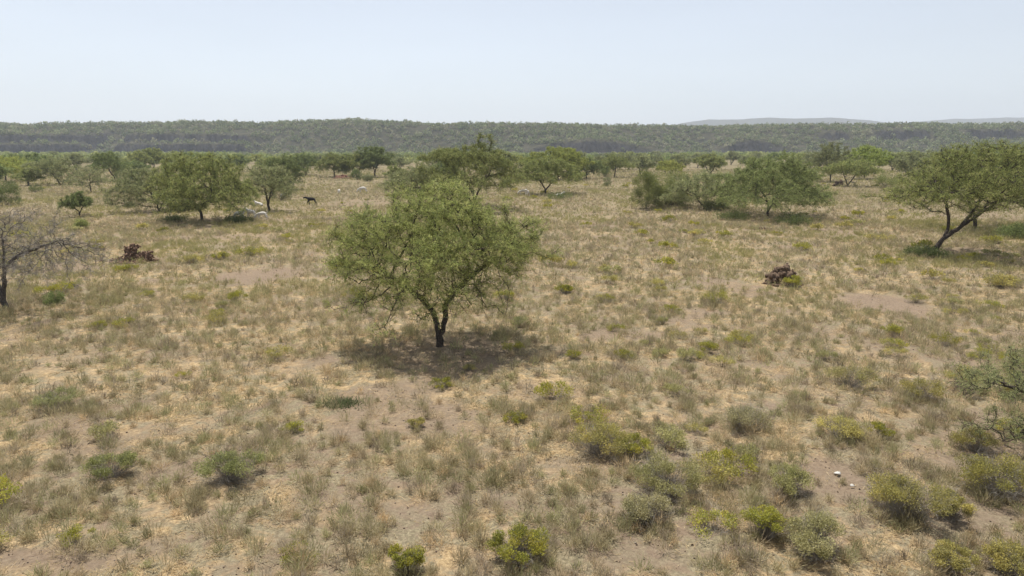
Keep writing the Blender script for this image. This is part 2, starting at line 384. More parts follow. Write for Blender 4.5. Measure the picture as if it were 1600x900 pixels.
GREY = np.array([[.175, .185, .105], [.215, .215, .13], [.26, .25, .165], [.130, .14, .088]]) * 1.30 * np.array([1.16, 1.2, .95])
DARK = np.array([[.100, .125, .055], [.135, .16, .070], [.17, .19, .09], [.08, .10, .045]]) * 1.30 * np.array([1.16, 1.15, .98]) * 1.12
YEL = np.array([[.27, .29, .065], [.36, .36, .07], [.42, .39, .09], [.21, .23, .07]]) * 1.08 * np.array([1.12, 1.05, .95])
def foliage(rs, P, dr, r, thin, nspray, L, m, ll, lw, pal, up=.25, droop=.25, clumpvar=.25, bright=1.0, lowleaf=.55):
    k = np.where(r < thin)[0]
    if len(k) == 0: k = np.arange(len(P))
    wz = P[k][:, 2] / P[k][:, 2].max(); wz = lowleaf + (1 - lowleaf) * sstep(.28, .66, wz); pick = rs.choice(k, nspray, p=wz / wz.sum())
    o = P[pick] + rs.normal(size=(nspray, 3)) * L * .12
    d = unit(dr[pick] * .7 + rdir(rs, nspray) * .9 * np.array([1, 1, .7]) + np.array([0, 0, up])); Ls = L * rs.uniform(.5, 1.25, nspray)
    t = rs.uniform(.05, 1, (nspray, m)); pts = o[:, None] + d[:, None] * (Ls[:, None] * t)[..., None]
    pts[..., 2] -= droop * L * t ** 2; pts += rs.normal(size=pts.shape) * ll * .28
    ld = unit(d[:, None] * .5 + rs.normal(size=pts.shape) * .75)
    n = nspray * m; pts = pts.reshape(-1, 3); ld = ld.reshape(-1, 3)
    V, Fq = leaf_diam(rs, pts, ld, ll * rs.uniform(.6, 1.3, n), lw * rs.uniform(.6, 1.3, n))
    base = pal[rs.choice(len(pal), nspray, p=[.35, .33, .14, .18])] * (1 + clumpvar * rs.normal(size=(nspray, 1)) * .5)
    c = np.repeat(base, m, 0) * rs.uniform(.85, 1.15, (n, 1)); c = np.clip(c * bright, .01, .6)
    return V, Fq, np.repeat(c, 4, 0), (o, d, Ls)
def spray_twigs(rs, o, d, Ls, w):
    V, T = leaf_tris(rs, o - d * .05, d, Ls * .95, np.full(len(o), w)); return V, T

def tree_meshes(rs, trunks, A, D, kill, rb, rt, nspray, L, m, ll, lw, pal, thin, bark, sides=6, up=.25, droop=.25, twig=0.008, bright=1.0, growup=0.0, wob=.25):
    P, par = colonize(rs, trunks, A, D, kill, up=growup, wob=wob); nspray = int(nspray * 1.9)
    r, cnt = radii(P, par, rb, rt)
    V, q, dr = branch_mesh(P, par, r, sides)
    FV, FQ, FC, (o, d, Ls) = foliage(rs, P, dr, r, thin, nspray, L, m, ll, lw, pal, up, droop, bright=bright)
    TV, TT = spray_twigs(rs, o, d, Ls, twig)
    tm = mesh_np('trunk', np.vstack([V, TV]), [q, TT + len(V)], bark, None, False)
    cm = mesh_np('crown', FV, [FQ], M_leaf, FC)
    return tm, cm
def plant(name, meshes, parts, x, y, rz=0, s=(1, 1, 1), z=None, sink=0.04):
    e = empty(name, (x, y, (float(gz(x, y)) if z is None else z) - sink), rz, s)
    for me, pn in zip(meshes, parts): link(pn, me, e)
    return e
TP = ('trunk', 'crown')
LAND = []                         # landmarks used to tell scattered plants apart: (words, px, py)

# ------------------------------------------------------------------ the hero acacia
rs = np.random.RandomState(7)
hx_, hy_ = at(687, 541)
A = np.vstack([crown_pts(rs, 1400, 2.55, 4.95, .44, 1.9, 1.9, cx=.05, cy=.1, nclump=82, cr=.30, uneven=.14),
               crown_pts(rs, 150, 1.0, 3.9, .3, 2.6, 3.0, cx=2.3, cy=-.2, nclump=12, cr=.25),
               crown_pts(rs, 480, 2.5, 2.4, .3, 1.3, 1.0, cx=-.35, cy=-.2, nclump=48, cr=.24),
               crown_pts(rs, 90, 1.5, 1.9, .2, 1.1, 1.2, cx=-.5, cy=-.4, nclump=12, cr=.25),
               crown_pts(rs, 120, .8, 4.2, .3, 3.1, 3.3, cx=-2.15, cy=.2, nclump=10, cr=.22)])
tr = [[-1, [(0, 0, -.1), (-.02, 0, .3), (-.06, 0, .7), (-.16, .02, 1.05), (-.45, .05, 1.4), (-.95, 0, 1.85), (-1.6, -.1, 2.3)]]]
trunks = tr + [[3, [(.12, .05, .5), (.2, .08, .9), (.18, .1, 1.25), (.42, .1, 1.6), (.85, .1, 2.05), (1.4, 0, 2.5), (2.0, -.1, 2.85)]]]
P, par = colonize(rs, trunks, A, .15, .22, maxit=120, wob=.28)
r, cnt = radii(P, par, .118, .0075)
V, q, dr = branch_mesh(P, par, r, 7)
FV, FQ, FC, (o_, d_, L_) = foliage(rs, P, dr, r, .014, 12500, .40, 21, .046, .0145, GREEN, .28, .22, bright=1.15, lowleaf=.26, clumpvar=.45)
TV, TT = spray_twigs(rs, o_, d_, L_, .009)
# long bare shoots poking out of the crown
k = rs.choice(np.where(r < .012)[0], 420); so_ = P[k]; sd_ = unit(dr[k] * .9 + rdir(rs, 420) * .35 + np.array([0, 0, .25]))
SV, ST = leaf_tris(rs, so_, sd_, rs.uniform(.35, .85, 420), np.full(420, .013))
hero = empty('acacia_tree', (hx_, hy_, float(gz(hx_, hy_))))
link('trunk', mesh_np('trunk', np.vstack([V, TV, SV]), [q, TT + len(V), ST + len(V) + len(TV)], M_bark), hero)
link('crown', mesh_np('crown', FV, [FQ], M_leaf, FC), hero)
tag(hero, 'large feathery green acacia standing alone in the centre foreground over its own shade', 'tree', 'acacia trees on the plain')
LAND.append(('the central acacia', 687, 520))

# ------------------------------------------------------------------ mid-distance acacias, each grown for its place
def mid_tree(seed, px, py, trunk_pts, R, H, ct, hbc, hbe, cx, cy, pal, label, nsp=2600, D=.3, kill=.46, rb=.125, n=700, nclump=80, cr=.6, L=.5, m=9, ll=.105, lw=.036, bark=None, extra=None, name='acacia_tree', bright=1.0, ysc=1., droop=.25, up=.2, cat='tree', group='acacia trees on the plain'):
    rs = np.random.RandomState(seed); x, y = at(px, py)
    A = crown_pts(rs, n, R, H, ct, hbc, hbe, cx, cy, nclump, cr, ysc)
    if extra:
        for e in extra: A = np.vstack([A, crown_pts(rs, *e)])
    tm, cm = tree_meshes(rs, trunk_pts, A, D, kill, rb, .012, nsp, L, m, ll, lw, pal, .03, bark or M_bark, 6, up, droop, .016, bright=bright)
    e = plant(name, (tm, cm), TP, x, y); tag(e, label, cat, group)
    return e, tm, cm
mid_tree(11, 1457, 400, [[-1, [(0, 0, -.1), (.15, 0, .5), (.45, 0, 1.0), (.85, 0, 1.3), (1.4, 0, 1.7), (1.9, 0, 2.4), (2.3, .1, 3.1), (3.1, .1, 3.9)]], [4, [(.75, .1, 1.5), (.72, .1, 2.3), (.5, 0, 2.8), (.3, 0, 3.3), (-.3, 0, 3.9)]], [9, [(2.6, .2, 2.5), (3.5, .2, 3.2)]]],
         4.7, 6.5, .42, 2.9, 2.5, 3.0, .2, GREEN * 1.06, 'big spreading acacia with crooked leaning trunk at the right edge', nsp=7600, D=.24, kill=.34, rb=.155, n=1900, nclump=170, cr=.55, L=.42, m=10, ll=.085, lw=.026, bright=1.0)
LAND.append(('the leaning acacia', 1490, 385))
mid_tree(12, 1522, 358, [[-1, [(0, 0, -.1), (0, 0, .6), (-.1, 0, 1.1), (-.7, 0, 2.2), (-1.2, 0, 3)]], [3, [(.5, 0, 1.6), (1.1, 0, 2.4), (1.7, 0, 3.2)]]], 4.4, 6.0, .4, 2.6, 2.4, 1.0, 0, DARK, 'acacia with forked black trunk just behind the leaning one at right', nsp=4200, rb=.15, n=800)
mid_tree(13, 1199, 338, [[-1, [(0, 0, -.1), (.05, 0, .6), (0, 0, 1.2), (-.4, 0, 1.9), (-.9, 0, 2.6)]], [3, [(.35, 0, 1.1), (.7, 0, 1.9), (1.2, 0, 2.6)]]], 5.3, 5.3, .66, 2.2, .75, .1, 0, GREY * [1.02, 1.1, .9], 'broad domed umbrella acacia with dark shade right of centre', nsp=8500, n=1500, nclump=170, cr=.6, L=.45, ll=.10, kill=.38, D=.26)
LAND.append(('the broad domed acacia', 1199, 335))
mid_tree(14, 316, 347, [[-1, [(0, 0, -.1), (-.02, 0, .7), (-.1, 0, 1.2), (.35, 0, 1.7), (.95, 0, 2.3), (1.0, 0, 3.0)]], [3, [(-.5, 0, 1.7), (-1.3, 0, 2.4), (-1.9, 0, 2.7)]], [7, [(1.7, 0, 2.6), (2.4, 0, 2.9)]]], 4.0, 5.9, .68, 2.3, 1.0, .3, 0, GREEN * .97, 'rounded green acacia with twisted trunk sheltering the white goats', nsp=7000, n=1300, nclump=140, cr=.6, L=.42, ll=.095, kill=.36, D=.24)
LAND.append(('the acacia sheltering goats', 316, 347))
mid_tree(15, 249, 331, [[-1, [(0, 0, -.1), (-.1, 0, .8), (-.4, 0, 1.5)]], [1, [(.4, .1, .9), (.5, 0, 1.6)]]], 3.0, 4.4, .6, 1.3, .5, -.9, .2, GREY * 1.08, 'pale drooping acacia touching the left side of the goats\' tree', nsp=3400, rb=.1)
mid_tree(16, 421, 331, [[-1, [(0, 0, -.1), (-.1, 0, 1.0), (-.25, 0, 2.0), (-.2, 0, 2.8)]], [3, [(.3, 0, 2.0), (.8, 0, 2.8)]]], 2.2, 4.7, .5, 2.0, 1.9, -.3, 0, GREY, 'thin grey-green acacia with straight trunk right of the goats', nsp=1700, rb=.13)
mid_tree(17, 452, 297, [[-1, [(0, 0, -.1), (0, 0, 1.4), (-.1, 0, 2.4)]]], 2.1, 5.0, .45, .9, .8, -.7, 0, DARK * .85, 'dense dark layered acacia behind the thin grey one', nsp=2300, rb=.14, ll=.13, lw=.05)
mid_tree(18, 124, 339, [[-1, [(0, 0, -.1), (.05, 0, .5), (-.35, 0, .9), (-.55, 0, 1.3)]], [2, [(.3, 0, .8), (.6, 0, 1.2)]]], 0.95, 2.2, .5, .85, 1.1, 0, 0, DARK, 'small round thorn tree on twin stems at the left', nsp=1300, rb=.07, D=.2, kill=.3, cr=.25, L=.28, ll=.08, lw=.03)
LAND.append(('the small round thorn tree', 124, 345))
mid_tree(19, 853, 304, [[-1, [(0, 0, -.1), (-.1, 0, .8), (-.9, 0, 2.0), (-1.6, 0, 2.6)]], [2, [(.7, 0, 1.6), (1.6, 0, 2.4)]]], 4.3, 5.0, .5, 2.3, 1.7, .2, 0, GREEN, 'umbrella acacia on a V-shaped trunk with goats resting beneath', nsp=3600, n=600, ll=.14, lw=.05)
LAND.append(('the V-trunked acacia', 853, 306))
mid_tree(20, 740, 326, [[-1, [(0, 0, -.1), (0, 0, 1.5), (-.6, 0, 2.6)]], [2, [(.8, 0, 2.4), (1.4, 0, 3.2)]]], 5.6, 6.8, .55, 2.4, 1.6, -.3, 0, GREEN * .88, 'tall wide acacia rising directly behind the central one', nsp=5200, n=800, nclump=60, ll=.13, lw=.045, extra=[(60, 1.2, 7.3, .3, 6, 6, 1.2, 0, 6, .4)])
mid_tree(21, 655, 322, [[-1, [(0, 0, -.1), (0, 0, 1.2), (-.4, 0, 2.0)]]], 3.4, 4.3, .45, 1.6, 1.2, 0, 0, GREY, 'pale low acacia behind the left side of the central one', nsp=2200, ll=.13, lw=.045)
mid_tree(22, 1100, 327, [[-1, [(0, 0, -.1), (.2, 0, 1.2), (0, 0, 1.8)]], [1, [(-.5, 0, .8), (-1, 0, 1.6)]]], 3.4, 3.9, .5, 1.0, .4, .2, .3, GREY * 1.08, 'drooping grey acacia squeezed between the dense bush and the domed acacia', nsp=2500, ll=.12, lw=.042)
mid_tree(23, 1325, 291, [[-1, [(0, 0, -.1), (-.4, 0, 1.0), (-.9, 0, 2.0)]], [1, [(.6, 0, 1.1), (1.2, 0, 2.1)]]], 3.6, 4.2, .35, 2.1, 1.7, .2, 0, GREEN * .9, 'flat-topped umbrella acacia on splayed stems above a dark rock', nsp=1900, ll=.16, lw=.06)
mid_tree(24, 1297, 284, [[-1, [(0, 0, -.1), (0, 0, 1.5), (.2, 0, 3)]]], 4.2, 6.9, .5, 2.2, 1.5, 0, 0, GREY * .85, 'tall grey-green willowy tree left of the bright layered acacia', nsp=2700, ll=.17, lw=.055)
mid_tree(25, 1350, 280, [[-1, [(0, 0, -.1), (0, 0, 1.5), (.4, 0, 2.6)]]], 4.4, 6.6, .4, 2.8, 2.6, 0, 0, GREEN * [1, 1.08, .8], 'bright green layered acacia standing against the right cliffs', nsp=2600, ll=.18, lw=.07)
mid_tree(26, 586, 277, [[-1, [(0, 0, -.1), (-.1, 0, 1.6), (-.6, 0, 2.8)]], [3, [(.5, 0, 2.4), (1.2, 0, 3.2)]]], 3.2, 6.7, .4, 2.2, 2.2, 0, 0, DARK, 'tallest dark green acacia of the grove left of centre', nsp=2600, ll=.18, lw=.07, rb=.15)
mid_tree(27, 560, 277, [[-1, [(0, 0, -.1), (.2, 0, 1.3), (.5, 0, 2.4)]]], 3.0, 5.0, .45, 1.8, 1.6, -.3, 0, GREEN * .9, 'middle acacia of the grove, leaning toward the tallest one', nsp=2000, ll=.18, lw=.07)
mid_tree(28, 523, 277, [[-1, [(0, 0, -.1), (-.1, 0, 1.3), (0, 0, 2.2)]]], 3.4, 5.2, .45, 1.3, .9, 0, 0, GREEN * .85, 'rounded acacia at the left end of the grove by red earth', nsp=2200, ll=.18, lw=.07)
mid_tree(29, 478, 275, [[-1, [(0, 0, -.1), (0, 0, 1.3), (-.6, 0, 2.4)]], [2, [(.7, 0, 2.2)]]], 2.7, 4.9, .4, 2.0, 2.2, -.3, 0, DARK, 'dark acacia with spreading stem standing left of the grove', nsp=1500, ll=.18, lw=.07)
mid_tree(30, 181, 284, [[-1, [(0, 0, -.1), (-.2, 0, .9), (-.9, 0, 1.9), (-1.2, 0, 2.8)]]], 2.7, 5.3, .45, 2.4, 2.2, -1.2, 0, DARK * 1.1, 'slender tree with bent trunk beside a dark round bush at far left', nsp=1500, ll=.16, lw=.06)
mid_tree(31, 95, 289, [[-1, [(0, 0, -.1), (-.5, 0, 1.0), (-1.4, 0, 1.7)]], [3, [(-1.6, 0, 2.4)]]], 3.2, 4.6, .45, 1.8, 1.2, -1.6, 0, GREY, 'pale tree leaning left over scrub at far left', nsp=1700, ll=.16, lw=.06)
mid_tree(32, 143, 301, [[-1, [(0, 0, -.1), (-.1, 0, 1.2), (0, 0, 2.0)]]], 2.0, 3.6, .5, .9, .7, 0, 0, GREY * 1.05, 'sparse grey thorn tree standing alone on open grass at far left', nsp=650, ll=.13, lw=.045, rb=.09)
mid_tree(33, 960, 277, [[-1, [(0, 0, -.1), (.1, 0, 1.3), (.2, 0, 2.2)]]], 2.3, 4.6, .4, 2.1, 1.9, .1, 0, GREEN * .9, 'small clean-stemmed acacia in the open beyond the dense bush', nsp=1300, ll=.17, lw=.06)
mid_tree(34, 872, 281, [[-1, [(0, 0, -.1), (0, 0, 1.8), (.6, 0, 3)]]], 6.0, 6.2, .4, 2.6, 2.2, 0, 0, GREEN * [1.12, 1.12, .85], 'wide bright yellow-green acacia behind the V-trunked one', nsp=3600, ll=.18, lw=.07, n=700)
mid_tree(35, 916, 279, [[-1, [(0, 0, -.1), (0, 0, 1.0), (.2, 0, 1.8)]]], 2.3, 4.4, .4, .8, .6, 0, 0, DARK * 1.05, 'upright dark bushy tree right of the V-trunked acacia', nsp=1500, ll=.17, lw=.07)
mid_tree(36, 10, 284, [[-1, [(0, 0, -.1), (0, 0, 1.0), (.2, 0, 2)]]], 5.2, 4.6, .4, 1.4, 1.0, 0, 0, GREEN * [1.12, 1.12, .85], 'broad yellow-green acacia cut by the left edge', nsp=2600, ll=.17, lw=.07)
mid_tree(37, 240, 267, [[-1, [(0, 0, -.1), (0, 0, 1.8), (.2, 0, 3)]]], 4.2, 6.0, .4, 2.4, 2.2, 0, 0, GREEN * .9, 'green acacia below the left cliffs, left of the goats\' tree top', nsp=1800, ll=.24, lw=.1)
mid_tree(38, 700, 268, [[-1, [(0, 0, -.1), (0, 0, 1.5), (.2, 0, 3)]]], 5, 6.2, .4, 1.6, 1.2, 0, 0, GREEN * .9, 'far acacia whose top shows behind the left of the central crown', nsp=1800, ll=.24, lw=.1)

# the bare grey tree at the left edge
rs = np.random.RandomState(55); x, y = at(12, 486)
trk = [[-1, [(0, 0, -.1), (-.12, 0, .5), (.05, 0, 1.1), (.1, 0, 1.7), (.6, .1, 2.1), (1.4, .1, 2.4), (2.3, 0, 2.7)]], [5, [(-.3, 0, 1.7), (-.9, 0, 2.2), (-1.5, 0, 2.6)]], [6, [(.1, .1, 2.3), (.2, 0, 2.9)]]]
A = np.vstack([crown_pts(rs, 1500, 3.0, 3.75, .45, 1.4, .9, .2, .1, 110, .4, uneven=.15), crown_pts(rs, 160, 1.6, 2.6, .4, 1.2, 1.3, 1.4, -.3, 20, .3)])
P, par = colonize(rs, trk, A, .12, .19, maxit=120, wob=.42); r, cnt = radii(P, par, .115, .004)
V, q, dr = branch_mesh(P, par, r, 6)
k = rs.choice(np.where(r < .012)[0], 20000); o1 = P[k]; d1 = unit(dr[k] * .6 + rdir(rs, 20000) * .9)
TV, TT = leaf_tris(rs, o1, d1, rs.uniform(.12, .38, 20000), np.full(20000, .008))
bare_t = empty('bare_thorn_tree', (x, y, float(gz(x, y)) - .02))
big = q
tmesh = mesh_np('trunk', V, [q], M_bark2); link('trunk', tmesh, bare_t)
link('twigs', mesh_np('twigs', TV, [TT], M_twig), bare_t)
FV, FQ, FC, _ = foliage(rs, P, dr, r, .02, 420, .25, 8, .05, .018, GREY * 1.05); link('crown', mesh_np('crown', FV, [FQ], M_leaf, FC), bare_t)
tag(bare_t, 'nearly leafless grey thorn tree at the left edge', 'tree')
LAND.append(('the leafless grey tree', 60, 470))

# thorn tree at the right edge, its branches reaching into the picture
rs = np.random.RandomState(77); x, y = at(1652, 715)
trk = [[-1, [(0, 0, -.1), (0, 0, .5), (-.1, 0, 1.0), (-.5, 0, 1.3), (-1.1, .2, 1.45)]], [2, [(-.4, -.1, .55), (-.9, -.2, .62), (-1.35, -.3, .5)]], [3, [(.5, .1, 1.4), (.8, .1, 1.8)]]]
A = np.vstack([crown_pts(rs, 360, 1.55, 2.2, .3, .9, .9, -.35, .2, 40, .22), crown_pts(rs, 90, .6, .9, .2, .4, .4, -1.1, -.2, 10, .15)])
P, par = colonize(rs, trk, A, .09, .17, maxit=90, wob=.45); r, cnt = radii(P, par, .09, .005); V, q, dr = branch_mesh(P, par, r, 6)
k = rs.choice(np.where(r < .012)[0], 3600); TV, TT = leaf_tris(rs, P[k], unit(dr[k] * .5 + rdir(rs, 3600)), rs.uniform(.06, .2, 3600), np.full(3600, .006))
et = empty('thorn_tree', (x, y, float(gz(x, y)) - .02))
link('trunk', mesh_np('trunk', np.vstack([V, TV]), [q, TT + len(V)], M_bark), et)
FV, FQ, FC, _ = foliage(rs, P, dr, r, .015, 3600, .2, 10, .034, .014, GREY); link('crown', mesh_np('crown', FV, [FQ], M_leaf, FC), et)
tag(et, 'dark twiggy thorn tree reaching in from the right edge foreground', 'tree')
LAND.append(('the twiggy thorn tree', 1590, 700))

# ------------------------------------------------------------------ dense bushes and mid-size shrubs
def bush_meshes(rs, R, H, nst, nlf, ll, lw, pal, stemmat, flat=.5, bright=1.0, nclump=14, ystr=1., twiggy=0.0, low=.30, stw=.012):
    """stems fan out of the ground; leaves sit in clumps around the upper part of the dome"""
    th = rs.uniform(0, 6.28, nclump); q = np.sqrt(rs.uniform(0, 1, nclump)) * .82
    cen = np.stack([R * q * np.cos(th), R * q * np.sin(th) * ystr, H * (low + (.85 - low) * rs.uniform(.4 if low > .2 else 0, 1, nclump) * np.sqrt(np.clip(1 - q ** 2, 0, 1)))], -1)
    cr = R * rs.uniform(.20, .36, nclump)
    k = rs.randint(0, nclump, nlf); off = rdir(rs, nlf) * (rs.uniform(0, 1, (nlf, 1)) ** .5) * cr[k][:, None] * np.array([1, 1, flat + .2])
    pts = cen[k] + off; pts[:, 2] = np.clip(pts[:, 2], .02 * H, None)
    ld = unit(rdir(rs, nlf) + unit(pts) * .5 + np.array([0, 0, .4]))
    V, Q = leaf_diam(rs, pts, ld, ll * rs.uniform(.6, 1.4, nlf), lw * rs.uniform(.6, 1.4, nlf))
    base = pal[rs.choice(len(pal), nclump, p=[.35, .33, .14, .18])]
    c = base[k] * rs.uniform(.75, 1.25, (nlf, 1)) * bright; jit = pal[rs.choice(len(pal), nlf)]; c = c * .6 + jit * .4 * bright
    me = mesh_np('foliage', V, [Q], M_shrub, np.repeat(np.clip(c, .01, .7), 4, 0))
    # stems
    n = nst; kk = rs.randint(0, nclump, n); tip = cen[kk] + rdir(rs, n) * cr[kk][:, None] * 1.3; tip[:, 2] = np.abs(tip[:, 2])
    b0 = np.stack([rs.normal(size=n) * R * .12, rs.normal(size=n) * R * .12, np.zeros(n) - .02], -1)
    d = tip - b0; L = np.linalg.norm(d, axis=1); V1, T1 = leaf_tris(rs, b0, unit(d), L, np.full(n, stw)); V2, T2 = leaf_tris(rs, b0, unit(d), L, np.full(n, stw))
    n2 = n * 6; k2 = rs.randint(0, n, n2); t = rs.uniform(.35, 1, (n2, 1)); o = b0[k2] + d[k2] * t; dd = unit(unit(d[k2]) + rdir(rs, n2) * .9)
    V3, T3 = leaf_tris(rs, o, dd, R * rs.uniform(.12, .35, n2), np.full(n2, stw * .55))
    sm = mesh_np('stems', np.vstack([V1, V2, V3]), [T1, T2 + len(V1), T3 + len(V1) * 2], stemmat)
    return sm, me
SP = ('stems', 'foliage')
rs = np.random.RandomState(5)
def big_bush(seed, px, py, wpx, hpx, pal, label, nlf=9000, ll=.10, lw=.045, bright=1., stem=None, name='bush'):
    rs = np.random.RandomState(seed); x, y = at(px, py); s = scale_at(y)
    ms = bush_meshes(rs, wpx / 2 / s, hpx / s * 1.12, 60, nlf, ll, lw, pal, stem or M_bark2, .7, bright, nclump=38, low=.10)
    e = plant(name, ms, SP, x, y); tag(e, label, 'bush', 'dense bushes on the plain'); return e
big_bush(1, 1012, 327, 66, 60, GREEN * .8, 'dense rounded bush, left one of the joined pair right of centre', nlf=20000)
big_bush(2, 1052, 322, 86, 60, GREEN * .85, 'larger dense bush over a dark earth mound, right one of the pair', nlf=22000)
LAND.append(('the dense pair of bushes', 1030, 325))
big_bush(3, 12, 321, 48, 42, DARK * .9, 'dark round bush cut by the left edge beyond the leafless tree', nlf=7000)
big_bush(4, 198, 286, 36, 28, DARK * .9, 'dark round bush beside the tree with a bent trunk', nlf=4200, ll=.15, lw=.07)
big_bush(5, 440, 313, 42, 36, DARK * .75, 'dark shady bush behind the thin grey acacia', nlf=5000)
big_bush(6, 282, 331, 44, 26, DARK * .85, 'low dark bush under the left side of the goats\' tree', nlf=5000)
big_bush(7, 1387, 294, 46, 26, GREEN * .85, 'low green bush between the umbrella acacia and the leaning acacia', nlf=4500, ll=.14, lw=.06)
big_bush(8, 557, 281, 22, 18, DARK * .8, 'small dark bush at the foot of the grove', nlf=2500, ll=.16, lw=.07)
big_bush(9, 574, 283, 20, 12, GREY * .8, 'low grey bush at the right foot of the grove', nlf=2000, ll=.15, lw=.07)
big_bush(10, 945, 276, 24, 20, DARK, 'dark bush touching the small clean-stemmed acacia', nlf=2500, ll=.16, lw=.07)
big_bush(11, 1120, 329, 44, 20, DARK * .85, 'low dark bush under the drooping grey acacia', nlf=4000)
big_bush(12, 128, 359, 24, 18, GREEN, 'small leafy bush just below the round thorn tree', nlf=1800)
big_bush(13, 83, 474, 36, 22, DARK * 1.2, 'small green bush right of the leafless tree\'s foot', nlf=3000, ll=.05, lw=.02)
big_bush(14, 1445, 402, 70, 16, DARK * .9, 'low dark shrub spread round the leaning acacia\'s foot', nlf=4500, ll=.08)
big_bush(15, 1592, 372, 70, 22, DARK * .9, 'dark scrub behind the leaning acacia at the right edge', nlf=5000)
big_bush(16, 875, 311, 46, 10, DARK * .8, 'low dark scrub under the right side of the V-trunked acacia', nlf=2500)
big_bush(17, 57, 300, 22, 12, DARK, 'small dark bush on open grass at far left', nlf=1500)
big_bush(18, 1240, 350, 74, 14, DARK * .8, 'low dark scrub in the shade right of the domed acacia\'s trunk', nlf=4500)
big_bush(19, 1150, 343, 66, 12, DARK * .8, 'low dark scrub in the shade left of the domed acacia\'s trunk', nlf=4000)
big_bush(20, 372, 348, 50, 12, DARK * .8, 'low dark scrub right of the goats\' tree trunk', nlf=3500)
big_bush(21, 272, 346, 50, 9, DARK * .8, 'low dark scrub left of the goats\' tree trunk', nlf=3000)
big_bush(22, 948, 291, 16, 8, GREY * .85, 'nearer of two small grey bushes beyond the dense pair', nlf=1200, ll=.13)
big_bush(23, 948, 284, 15, 9, GREY * .85, 'farther of two small grey bushes beyond the dense pair', nlf=1200, ll=.13)
# foreground shrubs that can be told apart
def near_shrub(seed, px, py, wpx, hpx, pal, label, nlf=3600, ll=.035, lw=.016, bright=1., nst=160, stem=None, name='shrub', nclump=18, stw=.006, flat=.5):
    rs = np.random.RandomState(seed); x, y = at(px, py); s = scale_at(y)
    ms = bush_meshes(rs, wpx / 2 / s, hpx / s * .85, nst, nlf, ll, lw, pal, stem or M_twig, flat, bright, nclump=nclump, stw=stw)
    e = plant(name, ms, SP, x, y); tag(e, label, 'shrub', 'shrubs among the dry grass'); return e
OLV = np.array([[.23, .225, .085], [.29, .27, .10], [.37, .33, .12], [.18, .175, .09]]) * 1.12 * 1.14 * np.array([1.2, 1.17, 1.1]) * np.array([1.08, 1.04, .98])
GRY = np.array([[.24, .22, .145], [.29, .265, .18], [.34, .31, .22], [.19, .185, .12]]) * 1.18 * np.array([1.05, 1.03, .82]) * 1.18
